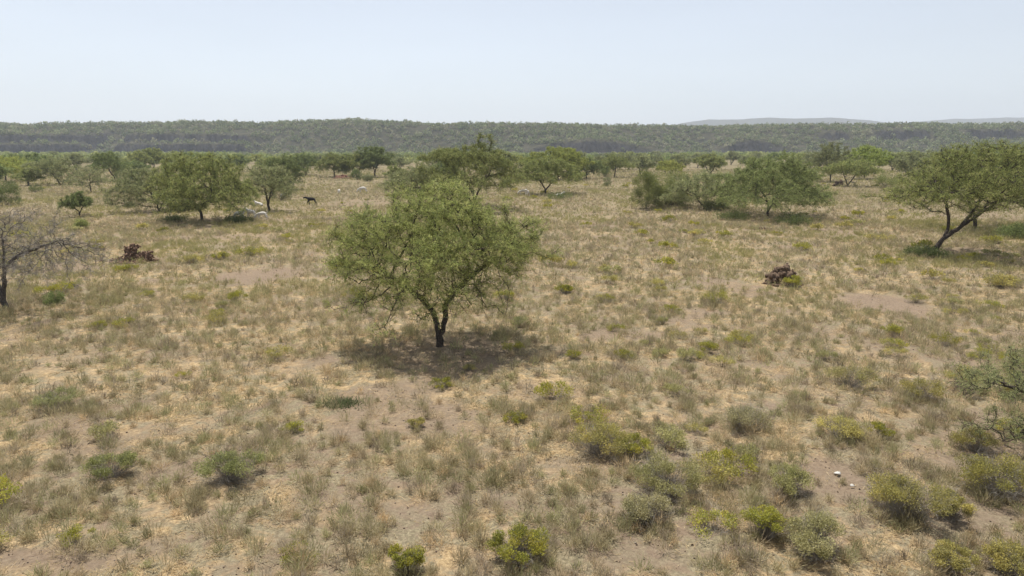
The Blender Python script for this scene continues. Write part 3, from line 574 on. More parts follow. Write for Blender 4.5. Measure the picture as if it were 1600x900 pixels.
NS = [(935, 712, 108, 66, OLV * 1.05, 'large olive-yellow shrub in the centre-right foreground with a smaller twin touching it'),
      (988, 712, 62, 48, YEL, 'smaller yellow shrub touching the right of the large olive-yellow one'),
      (1420, 808, 130, 88, OLV * 1.08, 'largest olive shrub in the right foreground, beside the bare earth'),
      (1485, 812, 70, 66, OLV, 'olive shrub joined to the right of the largest foreground shrub'),
      (1197, 838, 84, 66, YEL * 1.05, 'bright yellow-green dome shrub near the bottom right of centre'),
      (1556, 775, 130, 84, OLV * [.70, .72, .66], 'dark green shrub under the thorn branches at right edge'),
      (1308, 684, 86, 42, OLV * 1.1, 'wide flat-topped green shrub above the white paper'),
      (1375, 686, 42, 38, YEL * .85, 'narrow green shrub right of the wide flat-topped one'),
      (1232, 772, 82, 60, GRY * 1.0 + [0, .02, -.03], 'grey shrub with yellowish crown left of the white paper'),
      (1042, 775, 110, 78, GRY * 1.1 + [0, .012, -.03], 'grey-olive shrub right of centre, below the joined yellow pair'),
      (1010, 815, 90, 60, GRY * 1.15, 'pale grey shrub under the grey-olive one'),
      (812, 880, 100, 72, YEL * .95, 'yellow-topped shrub at the bottom edge right of centre'),
      (632, 893, 66, 60, YEL, 'yellow-green shrub at the bottom edge left of centre'),
      (1115, 476, 64, 34, YEL * 1.05, 'bright green dome shrub in open grass left of the mossy mound'),
      (1240, 449, 34, 24, YEL, 'small bright shrub growing against the dark mound'),
      (1257, 391, 40, 16, YEL, 'bright yellow shrub in open grass below the domed acacia\'s right side'),
      (1330, 606, 84, 48, GRY * .95 + [0.015, .012, -.03], 'grey shrub with rusty yellow top at right'),
      (1500, 612, 70, 60, OLV, 'ragged green shrub left of the twiggy branches'),
      (1575, 620, 70, 56, OLV * .9, 'green shrub seen behind the twiggy branches'),
      (1440, 624, 76, 46, OLV * .85, 'olive shrub between the rusty-topped and the ragged one'),
      (1565, 448, 66, 24, OLV, 'broad olive shrub at the right edge below the leaning acacia'),
      (1522, 705, 70, 52, OLV * .85, 'olive shrub above the dark green one at right'),
      (1280, 868, 110, 84, GRY * 1.1 + [0, .01, -.02], 'tall grey shrub right of the bright yellow-green dome'),
      (1488, 893, 80, 58, OLV * .9, 'olive shrub on the bottom edge right'),
      (1578, 897, 90, 66, OLV, 'olive shrub in the bottom right corner'),
      (365, 750, 104, 62, GRY * [.86, .98, .75], 'large pale green feathery shrub in the left foreground'),
      (172, 745, 84, 56, GRY * [.88, 1.0, .72], 'green-topped thin shrub in the left foreground'),
      (650, 668, 32, 24, OLV * .85, 'small round shrub alone on the bare earth patch'),
      (812, 511, 36, 24, GRY * [.8, .92, .75], 'small grey-green shrub at the right edge of the central acacia\'s shade'),
      (895, 561, 30, 22, YEL * .9, 'tiny green shrub right of the central acacia\'s shade'),
      (805, 660, 40, 24, YEL * .95, 'small yellow-green shrub on grass right of the bare earth'),
      (975, 560, 36, 20, YEL * .8, 'pale yellow-green shrub well right of the central shade'),
      (560, 476, 54, 40, YEL * .9, 'yellow-green shrub below the left side of the central crown'),
      (690, 606, 40, 24, YEL * .8, 'green sprig at the near edge of the central acacia\'s shade'),
      (390, 399, 56, 17, YEL * .95, 'wide yellow-green shrub right of the brown termite spires'),
      (300, 411, 46, 16, OLV * 1.1, 'olive shrub close right of the brown termite spires'),
      (345, 406, 30, 16, YEL * .95, 'small yellow shrub between the two wider ones right of the spires'),
      (197, 423, 38, 14, YEL * .95, 'yellow-green shrub growing in front of the brown termite spires'),
      (527, 422, 44, 22, YEL * .95, 'yellow-green shrub at the left edge of the central crown'),
      (945, 473, 34, 20, YEL * .9, 'small yellow-green shrub right of the central crown'),
      (882, 458, 30, 18, YEL * .85, 'small yellow shrub close to the right of the central crown'),
      (1433, 473, 40, 20, YEL * .9, 'small green shrub on the far rim of the bare earth at right'),
      (1475, 540, 50, 30, YEL * .85, 'yellowish shrub near the bare earth at right'),
      (1160, 672, 100, 44, GRY, 'low wide grey shrub in the right foreground grass'),
      (90, 640, 70, 44, GRY * [.85, .95, .8], 'grey-green shrub at lower left beside the bare earth'),
      (1480, 362, 34, 12, YEL, 'yellow shrub between the two leaning trunks'),
      (1375, 375, 46, 12, OLV, 'flat olive shrub left of the leaning acacia\'s crown'),
      (1550, 380, 44, 16, YEL, 'bright shrub right of the leaning acacia\'s foot')]
for i, (px, py, wp, hp, pal, lab) in enumerate(NS):
    _, yy = at(px, py); far_ = yy > 28
    area = wp * hp
    near_shrub(100 + i, px, py, wp, hp, pal, lab, nlf=int(min(9500, 600 + area * 1.0)), ll=.030 if not far_ else .070, lw=.014 if not far_ else .032, nst=90 + int(area / 25), stw=.006 if not far_ else .012)
# the spiky dark plant on bare ground left of the shade
rs = np.random.RandomState(4); x, y = at(530, 632); n = 420
b0 = np.stack([rs.normal(size=n) * .24, rs.normal(size=n) * .17, np.zeros(n)], -1); d = unit(np.stack([rs.normal(size=n) * .6, rs.normal(size=n) * .5, rs.uniform(.4, 1, n)], -1))
V, T = leaf_tris(rs, b0, d, rs.uniform(.10, .26, n), rs.uniform(.014, .028, n))
e = empty('spiky_plant', (x, y, float(gz(x, y)))); link('leaves', mesh_np('leaves', V, [T], M_shrub, np.repeat(np.array([.17, .20, .095]) * rs.uniform(.6, 1.4, (n, 1)), 3, 0)), e)
tag(e, 'low spiky dark green plant left of the bare earth near the central acacia', 'plant')
LAND += [('the spiky plant', 530, 632), ('the large olive-yellow shrub', 935, 712), ('the largest foreground shrub', 1425, 800), ('the white paper', 1308, 742)]

# ------------------------------------------------------------------ termite mounds, rubble, litter
def ico(sub=2):
    import bmesh
    bm = bmesh.new(); bmesh.ops.create_icosphere(bm, subdivisions=sub, radius=1)
    V = np.array([v.co[:] for v in bm.verts]); Fc = np.array([[v.index for v in f.verts] for f in bm.faces]); bm.free(); return V, Fc
IV, IF = ico(3)
def lumps(rs, blobs, amp=.55):
    Vs = []; Fs = []; b = 0
    for (cx, cy, cz, r1, r2, r3) in blobs:
        n = fbm(IV[:, 0] * 2.6 + rs.uniform(0, 99), IV[:, 1] * 2.4 + IV[:, 2] * 2.1, rs.randint(999), 4) - .5
        n = n + .5 * (np.abs(fbm(IV[:, 1] * 4 + rs.uniform(0, 99), IV[:, 2] * 4 - IV[:, 0] * 3, 5, 2) - .5) - .12)
        v = IV * (1 + amp * 2 * n[:, None]) * np.array([r1, r2, r3]); a = rs.uniform(0, 6.28)
        v = np.stack([v[:, 0] * math.cos(a) - v[:, 1] * math.sin(a), v[:, 0] * math.sin(a) + v[:, 1] * math.cos(a), v[:, 2]], -1)
        Vs.append(v + [cx, cy, cz]); Fs.append(IF + b); b += len(IV)
    return np.vstack(Vs), np.vstack(Fs)
def mound(seed, px, py, spires, n_rub, spread, mat, label, name='termite_mound', rub=(.06, .16), group='termite mounds'):
    rs = np.random.RandomState(seed); x, y = at(px, py); bl = []
    for (sx, sy, h, w_) in spires:
        z = 0
        while z < h:
            r = w_ * (1 - .45 * z / h) * rs.uniform(.75, 1.2)
            bl.append((sx, sy, z, r * .6, r * .6, r * .8))
            for _ in range(6): bl.append((sx + rs.normal() * w_ * .42, sy + rs.normal() * w_ * .42, z + rs.normal() * r * .2, r * rs.uniform(.2, .5), r * rs.uniform(.2, .5), r * rs.uniform(.25, .6)))
            z += r * .75
    for (sx, sy, h, w_) in spires:
        for _ in range(9):
            r = w_ * rs.uniform(.2, .42); bl.append((sx + rs.normal() * w_ * .6, sy + rs.normal() * w_ * .6, rs.uniform(0, h * 1.05), r, r * .8, r * rs.uniform(.7, 1.3)))
    for _ in range(n_rub):
        r = rs.uniform(*rub); bl.append((rs.normal() * spread * .5, rs.normal() * spread * .35, r * .4, r, r, r * .8))
    bl.append((0, 0, -.05, spread * .8 + .3, spread * .5 + .3, .14))
    V, Fq = lumps(rs, bl); e = empty(name, (x, y, float(gz(x, y)) - .03)); link('earth_body', mesh_np('earth_body', V, [Fq], mat), e)
    tag(e, label, 'termite mound', group); return e
mound(1, 208, 409, [(-.28, 0, .85, .17), (.12, .05, .95, .20), (-.05, -.1, .75, .24), (.32, 0, .45, .22), (.6, 0, .5, .26), (.86, .05, .55, .19), (-.62, 0, .28, .2), (-.9, 0, .15, .16), (.45, -.2, .3, .2), (-.1, -.1, .6, .3)], 120, 1.1, M_mound, 'red-brown broken termite mound with upright spires at the left')
LAND.append(('the brown termite spires', 208, 405))
mound(2, 1224, 443, [(0, 0, .6, .5), (.1, 0, .78, .36), (.38, 0, .45, .36), (-.4, 0, .42, .36)], 70, .7, M_mound2, 'dark rounded termite mound with a bright shrub against it', rub=(.04, .1))
LAND.append(('the dark termite mound', 1224, 440))
mound(3, 1190, 359, [(0, 0, .16, .3), (.6, 0, .1, .25)], 14, .8, M_mound2, 'low flat dark mound of earth in front of the domed acacia')
mound(4, 1060, 320, [(0, 0, 1.2, .7), (-.8, 0, .9, .6)], 10, 1.2, M_mound2, 'tall dark earth mound inside the dense pair of bushes')
mound(5, 534, 279, [(-.8, 0, .6, .5), (.3, 0, .8, .5), (1.0, 0, .5, .5)], 40, 1.9, M_red, 'reddish heap of broken earth at the foot of the grove', rub=(.15, .4))
mound(6, 262, 266, [(-1, 0, .8, .8), (1, 0, 1.1, .7)], 30, 3., M_red, 'reddish earth heap in the trees beyond the goats', rub=(.2, .5))
mound(7, 1322, 291, [(-1.6, 0, .7, .5), (-1.0, 0, .9, .5)], 6, 1.2, M_mound2, 'dark lump of earth at the foot of the flat-topped umbrella acacia')
#mound(8, 785, 322, [(0, 0, 1.2, .6)], 6, 1.0, M_mound, 'small brown mound glimpsed behind the central crown')
def flat_scrap(px, py, w_, seed, label):
    rs = np.random.RandomState(seed); x, y = at(px, py); n = 7; th = np.sort(rs.uniform(0, 6.28, n)); rr = rs.uniform(.7, 1.1, n) * w_ / 2
    V = np.stack([np.cos(th) * rr, np.sin(th) * rr * .8, .03 + rs.uniform(0, .05, n)], -1); V = np.vstack([V, [[0, 0, .07]], V - [0, 0, .012], [[0, 0, .055]]])
    T = [[i, (i + 1) % n, n] for i in range(n)] + [[(i + 1) % n + n + 1, i + n + 1, 2 * n + 1] for i in range(n)]; Q = [[i, i + n + 1, (i + 1) % n + n + 1, (i + 1) % n] for i in range(n)]
    o = link('paper_scrap', mesh_np('paper_scrap', V, [np.array(T), np.array(Q)], M_paper), None, (x, y, float(gz(x, y)))); tag(o, label, 'litter')
flat_scrap(1308, 743, .17, 1, 'crumpled white paper scrap on bare earth in the right foreground')
flat_scrap(1332, 763, .10, 2, 'smaller pale scrap just below the white paper')

# ------------------------------------------------------------------ goats
def skin_mesh(name, joints, bones, mat, root=0):
    me = bpy.data.meshes.new(name); me.from_pydata([j[:3] for j in joints], bones, []); ob = bpy.data.objects.new(name, me); C.objects.link(ob)
    md = ob.modifiers.new('s', 'SKIN'); md.branch_smoothing = .6
    for v, j in zip(me.skin_vertices[0].data, joints): v.radius = (j[3], j[3] if len(j) < 5 else j[4])
    me.skin_vertices[0].data[root].use_root = True
    su = ob.modifiers.new('u', 'SUBSURF'); su.levels = 2; su.render_levels = 2
    dg = bpy.context.evaluated_depsgraph_get(); m2 = bpy.data.meshes.new_from_object(ob.evaluated_get(dg)); bpy.data.objects.remove(ob)
    m2.materials.clear(); m2.materials.append(mat); m2.name = name
    for p in m2.polygons: p.use_smooth = True
    return m2
def goat(px, py, pose, heading, mat, label, s=1.0, z=None):
    if pose == 'rest':
        J = [(-.34, 0, .22, .15), (0, 0, .24, .19), (.28, 0, .25, .15), (.42, 0, .42, .08), (.5, 0, .56, .065), (.66, 0, .5, .035)]
        L = [(-.30, .14, .14, .08), (-.05, .2, .06, .035), (-.25, .2, .04, .028), (.3, .1, .12, .06), (.48, .1, .05, .03), (.34, .12, .04, .025)]
    else:
        up = pose == 'rear'
        if pose == 'graze': hd = [(.47, 0, .46, .11), (.60, 0, .27, .095), (.70, 0, .06, .065)]
        elif pose == 'walk': hd = [(.46, 0, .66, .10), (.60, 0, .72, .09), (.80, 0, .63, .062)]
        else: hd = [(.45, 0, .72, .10), (.54, 0, .85, .09), (.73, 0, .76, .062)]
        J = [(-.40, 0, .58, .17), (0, 0, .55, .225), (.28, 0, .57, .185)] + hd
        sw = .12 if pose == 'walk' else .02
        L = [(-.36, .10, .46, .085), (-.28, .12, .36, .062), (-.42 - sw, .12, .22, .04), (-.38 - sw, .12, -.04, .05), (.28, .10, .42, .08), (.29 + sw * .6, .10, .24, .042), (.29 + sw, .10, -.04, .05)]
    J = list(J); B = [(i, i + 1) for i in range(5)]
    nL = len(L); h = 4 if nL == 7 else 3
    for sgn in (1, -1):
        o = len(J); sw2 = -1 if (sgn < 0 and pose == 'walk') else 1
        for k, (a, b, c, r_) in enumerate(L):
            base = -.36 if k < h else .28
            a2 = base + (a - base) * 1 if sw2 > 0 else (a + (.2 if k in (2, 3) else (-.2 if k == 6 else (-.1 if k == 5 else 0))))
            J.append((a2, b * sgn, c, r_))
        B.append((0, o)); B += [(o + i, o + i + 1) for i in range(h - 1)]; B.append((2, o + h)); B += [(o + i, o + i + 1) for i in range(h, nL - 1)]
    if pose == 'rear':
        an = R_(48); ox, oz = -.36, .5
        J = [(((a - ox) * math.cos(an) - (c - oz) * math.sin(an) + ox if not (c < .4 and a < -.1) else a), b, ((a - ox) * math.sin(an) + (c - oz) * math.cos(an) + oz if not (c < .4 and a < -.1) else c), r_) for a, b, c, r_ in J]
    x, y = at(px, py); e = empty('goat', (x, y, float(gz(x, y)) - .01), heading, (s, s, s))
    link('body', skin_mesh('body', J, B, mat), e)
    hx0, hz0 = J[4][0], J[4][2]
    for sgn in (1, -1):
        V = np.array([[0, 0, 0], [.02, 0, -.03], [-.05, sgn * .1, -.05], [-.03, sgn * .1, -.02], [0, 0, .012]]) + [hx0 - .02, sgn * .05, hz0 + .02]
        link('ear', mesh_np('ear', V, [np.array([[0, 1, 2], [0, 2, 3], [4, 3, 2], [4, 2, 1], [0, 3, 4], [0, 4, 1]])], mat), e)
        pts = [(hx0 - .01, sgn * .03, hz0 + .05), (hx0 - .05, sgn * .045, hz0 + .11), (hx0 - .11, sgn * .06, hz0 + .13)]
        P = np.array(pts); V, q, _ = branch_mesh(P, np.array([-1, 0, 1]), np.array([.016, .012, .005]), 5); link('horn', mesh_np('horn', V, [q], M_horn), e)
    tx, tz = J[0][0], J[0][2]
    P = np.array([(tx + .06, 0, tz + .02), (tx - .08, 0, tz + .09), (tx - .12, 0, tz + .13)]); V, q, _ = branch_mesh(P, np.array([-1, 0, 1]), np.array([.03, .025, .01]), 5); link('tail', mesh_np('tail', V, [q], mat), e)
    tag(e, label, 'goat', 'goats grazing on the plain'); return e
PI = math.pi
goat(487, 320, 'walk', PI + .05, M_black, 'black goat walking left across open grass', 1.12)
goat(447, 309, 'graze', PI + .4, M_white, 'white goat grazing right of the thin grey acacia, beyond the black goat', 1.0)
goat(530, 303, 'graze', PI * .55, M_white, 'small white goat seen end-on beyond and right of the black goat', .95)
goat(567, 301, 'graze', PI, M_white, 'farthest right white goat grazing in the open left of centre', 1.2)
goat(410, 343, 'graze', PI * 1.02, M_white, 'white goat in sunlight at the right side of the goats\' tree, rump to the right', 1.0)
goat(393, 340, 'stand', PI * .93, M_white, 'white goat with raised head just left of the sunlit grazing one', 1.0)
goat(374, 344, 'stand', .15, M_white, 'white goat half hidden by leaves of the goats\' tree', 1.1)
goat(405, 322, 'rest', PI * .95, M_white, 'white goat resting in shade left of the thin grey trunk', 1.1)
goat(296, 331, 'stand', PI * .5, M_black, 'dark goat standing in shade left of the goats\' tree trunk', 1.3)
goat(873, 308, 'rest', 0, M_white, 'white goat lying under the right side of the V-trunked acacia', 1.2)
goat(824, 307, 'stand', PI * 1.4, M_white, 'white goat seen end-on left of the V-trunked acacia', 1.1)
goat(817, 304, 'graze', PI, M_white, 'white goat farther back at the left of the V-trunked acacia', 1.0)

# ------------------------------------------------------------------ scattered repeats
def protos(fn, n): return [fn(i) for i in range(n)]
def shrub_proto(i, near):
    rs = np.random.RandomState(300 + i + (50 if near else 0)); pal = [YEL, YEL * .9, OLV, OLV * 1.1, GRY + [0, .015, -.03], YEL * 1.05][i % 6]
    return bush_meshes(rs, .5, .42, 60 if near else 26, 1500 if near else 420, .04 if near else .085, .018 if near else .045, pal, M_twig, .5, nclump=12, stw=.007 if near else .014)
PN = [shrub_proto(i, True) for i in range(6)]; PF = [shrub_proto(i, False) for i in range(6)]
def copy_plant(name, meshes, parts, x, y, rz, s, sink=.03):
    return plant(name, meshes, parts, x, y, rz, s, sink=sink)
rs = np.random.RandomState(99); spots = []
taken = [(n[0], n[1], n[2]) for n in NS] + [(687, 541, 120), (208, 405, 80), (1224, 440, 50), (486, 318, 60), (447, 309, 20), (530, 303, 30), (567, 301, 34), (410, 340, 70), (650, 650, 200), (1308, 745, 60), (1390, 478, 120), (400, 432, 120), (530, 630, 90)]
def dens_px(px, py):                         # the photo has most yellow shrubs right of centre and on the left middle ground
    d = .35
    if px > 850: d = .75
    if px < 560 and py < 420: d = .95
    if px < 800 and py > 520: d = .05
    if 470 < px < 900 and py > 480: d = .08
    return d
tries = 0
while len(spots) < 245 and tries < 60000:
    tries += 1; px = rs.uniform(-60, 1660); py = 288 + 590 * rs.uniform(0, 1) ** 1.9
    if rs.uniform() > dens_px(px, py): continue
    if fbm(np.array([px / 120.]), np.array([py / 40.]), 7)[0] < .42: continue
    if any(abs(px - a) < b * .55 + 14 and abs(py - b2) < 6 + (b2 - 250) * .10 for a, b2, b in taken): continue
    if any(abs(px - a[0]) < 14 and abs(py - a[1]) < 3 for a in spots): continue
    spots.append((px, py))
def where(px, py, land=None):
    best = min(land or LAND, key=lambda l: ((l[1] - px) ** 2 + ((l[2] - py) * 2.5) ** 2))
    dx = px - best[1]; dy = (py - best[2]) * 2.2
    if abs(dx) > abs(dy): rel = 'left of' if dx < 0 else 'right of'
    else: rel = 'in front of' if dy > 0 else 'beyond'
    return rel + ' ' + best[0]
ORD = ['leftmost', 'second from left', 'third from left', 'fourth from left', 'fifth from left', 'sixth from left', 'seventh from left', 'eighth from left', 'ninth from left', 'tenth from left', 'eleventh from left', 'twelfth from left', 'thirteenth from left', 'fourteenth from left', 'fifteenth from left', 'sixteenth from left', 'seventeenth from left', 'eighteenth from left', 'nineteenth from left', 'twentieth from left']
def label_all(items, tail, cat, group):
    d = {}
    for o, px, key in items: d.setdefault(key, []).append((px, o))
    for key, lst in d.items():
        lst.sort(key=lambda t: t[0])
        for i, (px, o) in enumerate(lst):
            if len(lst) == 1: t = key
            elif i == len(lst) - 1: t = key + ', rightmost'
            else: t = key + ', ' + (ORD[i] if i < len(ORD) else 'number %d from left' % (i + 1))
            tag(o, t, cat, group)
items = []
for (px, py) in spots:
    x, y = at(px, py); i = rs.randint(6); near = y < 32; ms = (PN if near else PF)[i]
    w_ = rs.uniform(.45, 1.15) * (1.0 if near else 1.25); hh = w_ * rs.uniform(.8, 1.15)
    e = copy_plant('shrub', ms, SP, x, y, rs.uniform(0, 6.28), (w_, w_, hh))
    colr = ['yellow-green', 'yellow-green', 'olive', 'olive', 'grey-olive', 'yellow-green'][i]
    items.append((e, px, '%s %s shrub %s' % ('small' if w_ < .75 else 'broad', colr, where(px, py))))
label_all(items, '', 'shrub', 'shrubs among the dry grass')

# the small trees of the middle distance, one by one
def far_proto(i):
    rs = np.random.RandomState(700 + i); pal = [GREEN * 1.0, GREY * 1.0, DARK * 1.15, GREEN * [1.15, 1.1, .8], GREEN * .92, GREY * .95, DARK * 1.2, GREEN * 1.1][i % 8]
    R = rs.uniform(2.3, 3.6); H = rs.uniform(4.0, 5.6); lean = rs.normal() * .5
    low = i % 3 == 2
    A = crown_pts(rs, 300, R, H, rs.uniform(.4, .6), .8 if low else H * .42, .5 if low else H * rs.uniform(.28, .42), lean, 0, 24, .6)
    trk = [[-1, [(0, 0, -.1), (lean * .3, 0, .8), (lean * .5, 0, 1.4)]], [1, [(-.6 + lean, .2, 1.6)]], [1, [(.8, -.2, 1.6)]]]
    return tree_meshes(rs, trk, A, .45, .75, .15, .02, 900, .7, 7, .24, .10, pal, .05, M_bark, 5, .2, .2, .03)
FP = [far_proto(i) for i in range(10)]
FPcol = ['green', 'grey-green', 'dark green', 'yellow-green', 'green', 'grey-green', 'dark green', 'green', 'green', 'grey-green']
FL = [('the grove left of centre', 560, 268), ('the goats\' tree', 316, 262), ('the far left scrub', 60, 262), ('the small clean-stemmed acacia', 960, 268), ('the V-trunked acacia', 853, 262), ('the domed acacia', 1199, 262),
      ('the bright layered acacia', 1345, 262), ('the leaning acacia', 1500, 265), ('the dark layered acacia', 450, 262), ('the central crown', 720, 262)]
EXP = [(300, 262, 1.1), (380, 262, .8), (60, 276, 1.1), (20, 268, 1.0), (120, 268, 1.0), (165, 262, .9), (1000, 274, .9), (1055, 268, .9), (1090, 262, .9), (1120, 260, .8), (1420, 280, 1.1), (1450, 270, 1.1), (1405, 268, 1), (1250, 262, 1.0), (1580, 290, 1.1),
       (625, 268, .8), (690, 285, .9), (780, 274, 1.1), (810, 262, 1), (905, 264, 1), (340, 268, .8), (1168, 264, .8), (1020, 262, .8), (45, 290, .6), (-30, 296, 1.0), (1640, 300, 1.1), (215, 274, .8), (620, 282, .55), (500, 262, .8), (1220, 250, .9)]
tree_spots = list(EXP); rs = np.random.RandomState(31)
tries = 0
clear = [(620, 272, 130, 9), (330, 290, 60, 20), (1010, 290, 110, 12), (200, 310, 400, 22), (1250, 300, 200, 12)]
while len(tree_spots) < 175 and tries < 40000:
    tries += 1; px = rs.uniform(-60, 1660); py = 249.5 + 26 * rs.uniform(0, 1) ** 1.6
    if any(abs(px - a[0]) < 9 and abs(py - a[1]) < 2.2 for a in tree_spots): continue
    if any(abs(px - c[0]) < c[2] and abs(py - c[1]) < c[3] for c in clear): continue
    if fbm(np.array([px / 60.]), np.array([py / 7.]), 17)[0] < .40: continue
    tree_spots.append((px, py, rs.uniform(.55, 1.05)))
items = []
for (px, py, s) in tree_spots:
    x, y = at(px, py); i = rs.randint(10); e = copy_plant('acacia_tree', FP[i], TP, x, y, rs.uniform(0, 6.28), (s * rs.uniform(.9, 1.15), s * rs.uniform(.9, 1.15), s))
    depth = 'far' if py < 256 else ('mid-distance' if py < 266 else 'nearer')
    items.append((e, px, '%s %s %s tree %s' % (depth, 'low' if s < .8 else 'full', FPcol[i], where(px, py, FL))))
label_all(items, '', 'tree', 'small trees of the middle distance')

# ------------------------------------------------------------------ woodland masses (uncountable): far plain and escarpment
def wood_mass(rs, X, Y, Z, R, H, nf, pal, fl):
    n = len(X); d = rdir(rs, n * nf).reshape(n, nf, 3); d[..., 2] = np.abs(d[..., 2]) * 1.1 - .15
    c = np.stack([X, Y, Z], -1)[:, None] + d * np.stack([R, R, H], -1)[:, None] * rs.uniform(.65, 1.05, (n, nf, 1)); c = c.reshape(-1, 3)
    nrm = unit(d.reshape(-1, 3) * .8 + rdir(rs, n * nf) * .9); a = unit(np.cross(nrm, rdir(rs, n * nf))); b = np.cross(nrm, a)
    s = (fl * rs.uniform(.6, 1.3, n * nf) * np.repeat(R, nf) / 2)[:, None]
    V = np.stack([c - a * s, c + b * s * .8, c + a * s, c - b * s * .8], 1).reshape(-1, 3)
    col = pal[rs.choice(len(pal), n)] * rs.uniform(.8, 1.2, (n, 1)); col = np.repeat(col, nf, 0) * rs.uniform(.8, 1.2, (n * nf, 1))
    return V, np.arange(4 * n * nf).reshape(-1, 4), np.repeat(col, 4, 0)
WP = np.array([[.155, .18, .075], [.19, .205, .095], [.23, .23, .115], [.12, .135, .07]]) * 1.25 * np.array([1.2, 1.28, 1.0])
WP2 = np.array([[.16, .175, .095], [.19, .20, .12], [.23, .23, .15], [.12, .13, .08], [.25, .22, .17]]) * 1.28 * np.array([1.04, 1.1, .88]) * np.array([.88, .90, .92])
rs = np.random.RandomState(61)
n = 5200; Y = 270 + 340 * rs.uniform(0, 1, n) ** .8; X = rs.uniform(-.95, .95, n) * Y
k = fbm(X / 40, Y / 60, 81) > .43 ; X, Y = X[k], Y[k]; m = len(X); R = rs.uniform(1.2, 3.1, m); H = R * rs.uniform(.6, 1.0, m)
V, Q, Cc = wood_mass(rs, X, Y, np.full(m, .5) + H * .45, R, H, 60, WP, .34)
o = link('woodland', mesh_np('woodland', V, [Q], M_wood, Cc)); tag(o, 'scattered green thorn bush woodland on the far plain below the escarpment', 'woodland', kind='stuff')
n = 24000; X = rs.uniform(-620, 860, n); Vv = rs.uniform(-6, 175, n); Y, Z, Cl = esc(X, Vv); Y2, Z2, _ = esc(X, Vv + 2.5)
slope = (Z2 - Z) / 2.5; k = (slope < .62) | (rs.uniform(0, 1, n) < .10)
k &= fbm(X / 14, Vv / 14, 83) > .33
X, Y, Z, Vv = X[k], Y[k], Z[k], Vv[k]; m = len(X); R = (.9 + 2.3 * rs.uniform(0, 1, m) ** 2) * (1 - .2 * (Vv > 100)); H = R * rs.uniform(.9, 1.4, m)
V, Q, Cc = wood_mass(rs, X, Y, Z + H * .3, R, H, 26, WP2, .52)
o = link('hillside_woodland', mesh_np('hillside_woodland', V, [Q], M_wood, Cc)); tag(o, 'dull green bush covering the slopes of the escarpment', 'woodland', kind='stuff')

# ------------------------------------------------------------------ grass: tufts, straw litter
TUFT = np.array([[.285, .262, .155], [.32, .285, .175], [.255, .255, .135], [.35, .30, .20], [.27, .235, .175], [.42, .34, .21]]) * 1.30 * np.array([1.0, 1.01, 1.0]) * np.array([1.05, .99, .98])
TWT = [.26, .22, .22, .14, .10, .06]
def tufts(rs, y0, y1, dens, blades, bl, bw, marg=1.25, hs=1.0):
    W = marg * 800 / F * y1 + 3; n = int(2 * W * (y1 - y0) * dens); X = rs.uniform(-W, W, n); Y = rs.uniform(y0, y1, n)
    k = np.abs(X) < marg * 800 / F * Y + 3; X, Y = X[k], Y[k]
    cov = (1 - .96 * bare(X, Y)) * (.36 + .64 * sstep(.38, .54, fbm(X / 1.0, Y / 1.0, 111, 3))) * (1 - .35 * straw(X, Y))
    k = rs.uniform(0, 1, len(X)) < cov; X, Y = X[k], Y[k]; n = len(X)
    big = rs.uniform(0, 1, n) ** 2.2; Rr = (.10 + .26 * big) * hs; Hh = (.15 + .27 * big) * hs * rs.uniform(.8, 1.2, n)
    Z = gz(X, Y); base = np.stack([X, Y, Z], -1)
    nb = blades; th = rs.uniform(0, 6.28, (n, nb)); q = rs.uniform(0, 1, (n, nb)) ** .7
    # blade foot near the tuft's middle, tips on a ragged dome
    foot = np.stack([np.cos(th) * q * .35, np.sin(th) * q * .35, 0 * q], -1) * Rr[:, None, None]
    tip = np.stack([np.cos(th) * q, np.sin(th) * q, np.zeros_like(q)], -1) * Rr[:, None, None] * 1.1
    tip[..., 2] = Hh[:, None] * np.sqrt(np.clip(1.08 - q ** 2, .05, 1)) * rs.uniform(.55, 1.15, (n, nb)); tip += rs.normal(size=tip.shape) * .02
    frac = rs.uniform(0, .55, (n, nb, 1)); start = foot * (1 - frac) + tip * frac
    half = rs.uniform(0, 1, (n, nb, 1)) < .5; start = np.where(half, tip - (tip - foot) * .45 + rs.normal(size=tip.shape) * .025, start)
    o = (start + base[:, None]).reshape(-1, 3); d = (tip - start + rs.normal(size=tip.shape) * bl * .18).reshape(-1, 3)
    L = np.linalg.norm(d, axis=1); V, T = leaf_tris(rs, o, unit(d), np.clip(L, .03, bl), np.full(len(o), bw) * rs.uniform(.6, 1.4, len(o)))
    hue = fbm(X / 5, Y / 5, 121, 2); ci = rs.choice(len(TUFT), n, p=TWT); c = TUFT[ci] * rs.uniform(.72, 1.32, (n, 1))
    yl = sstep(.50, .62, fbm(X / 4.0, Y / 6.0, 131, 3)) * sstep(18, 40, Y) * .5; c = c * (1 - yl[:, None]) + np.array([.34, .33, .10]) * yl[:, None]
    c = np.repeat(c, nb, 0) * rs.uniform(.75, 1.25, (n * nb, 1))
    return V, T, np.repeat(c, 3, 0)
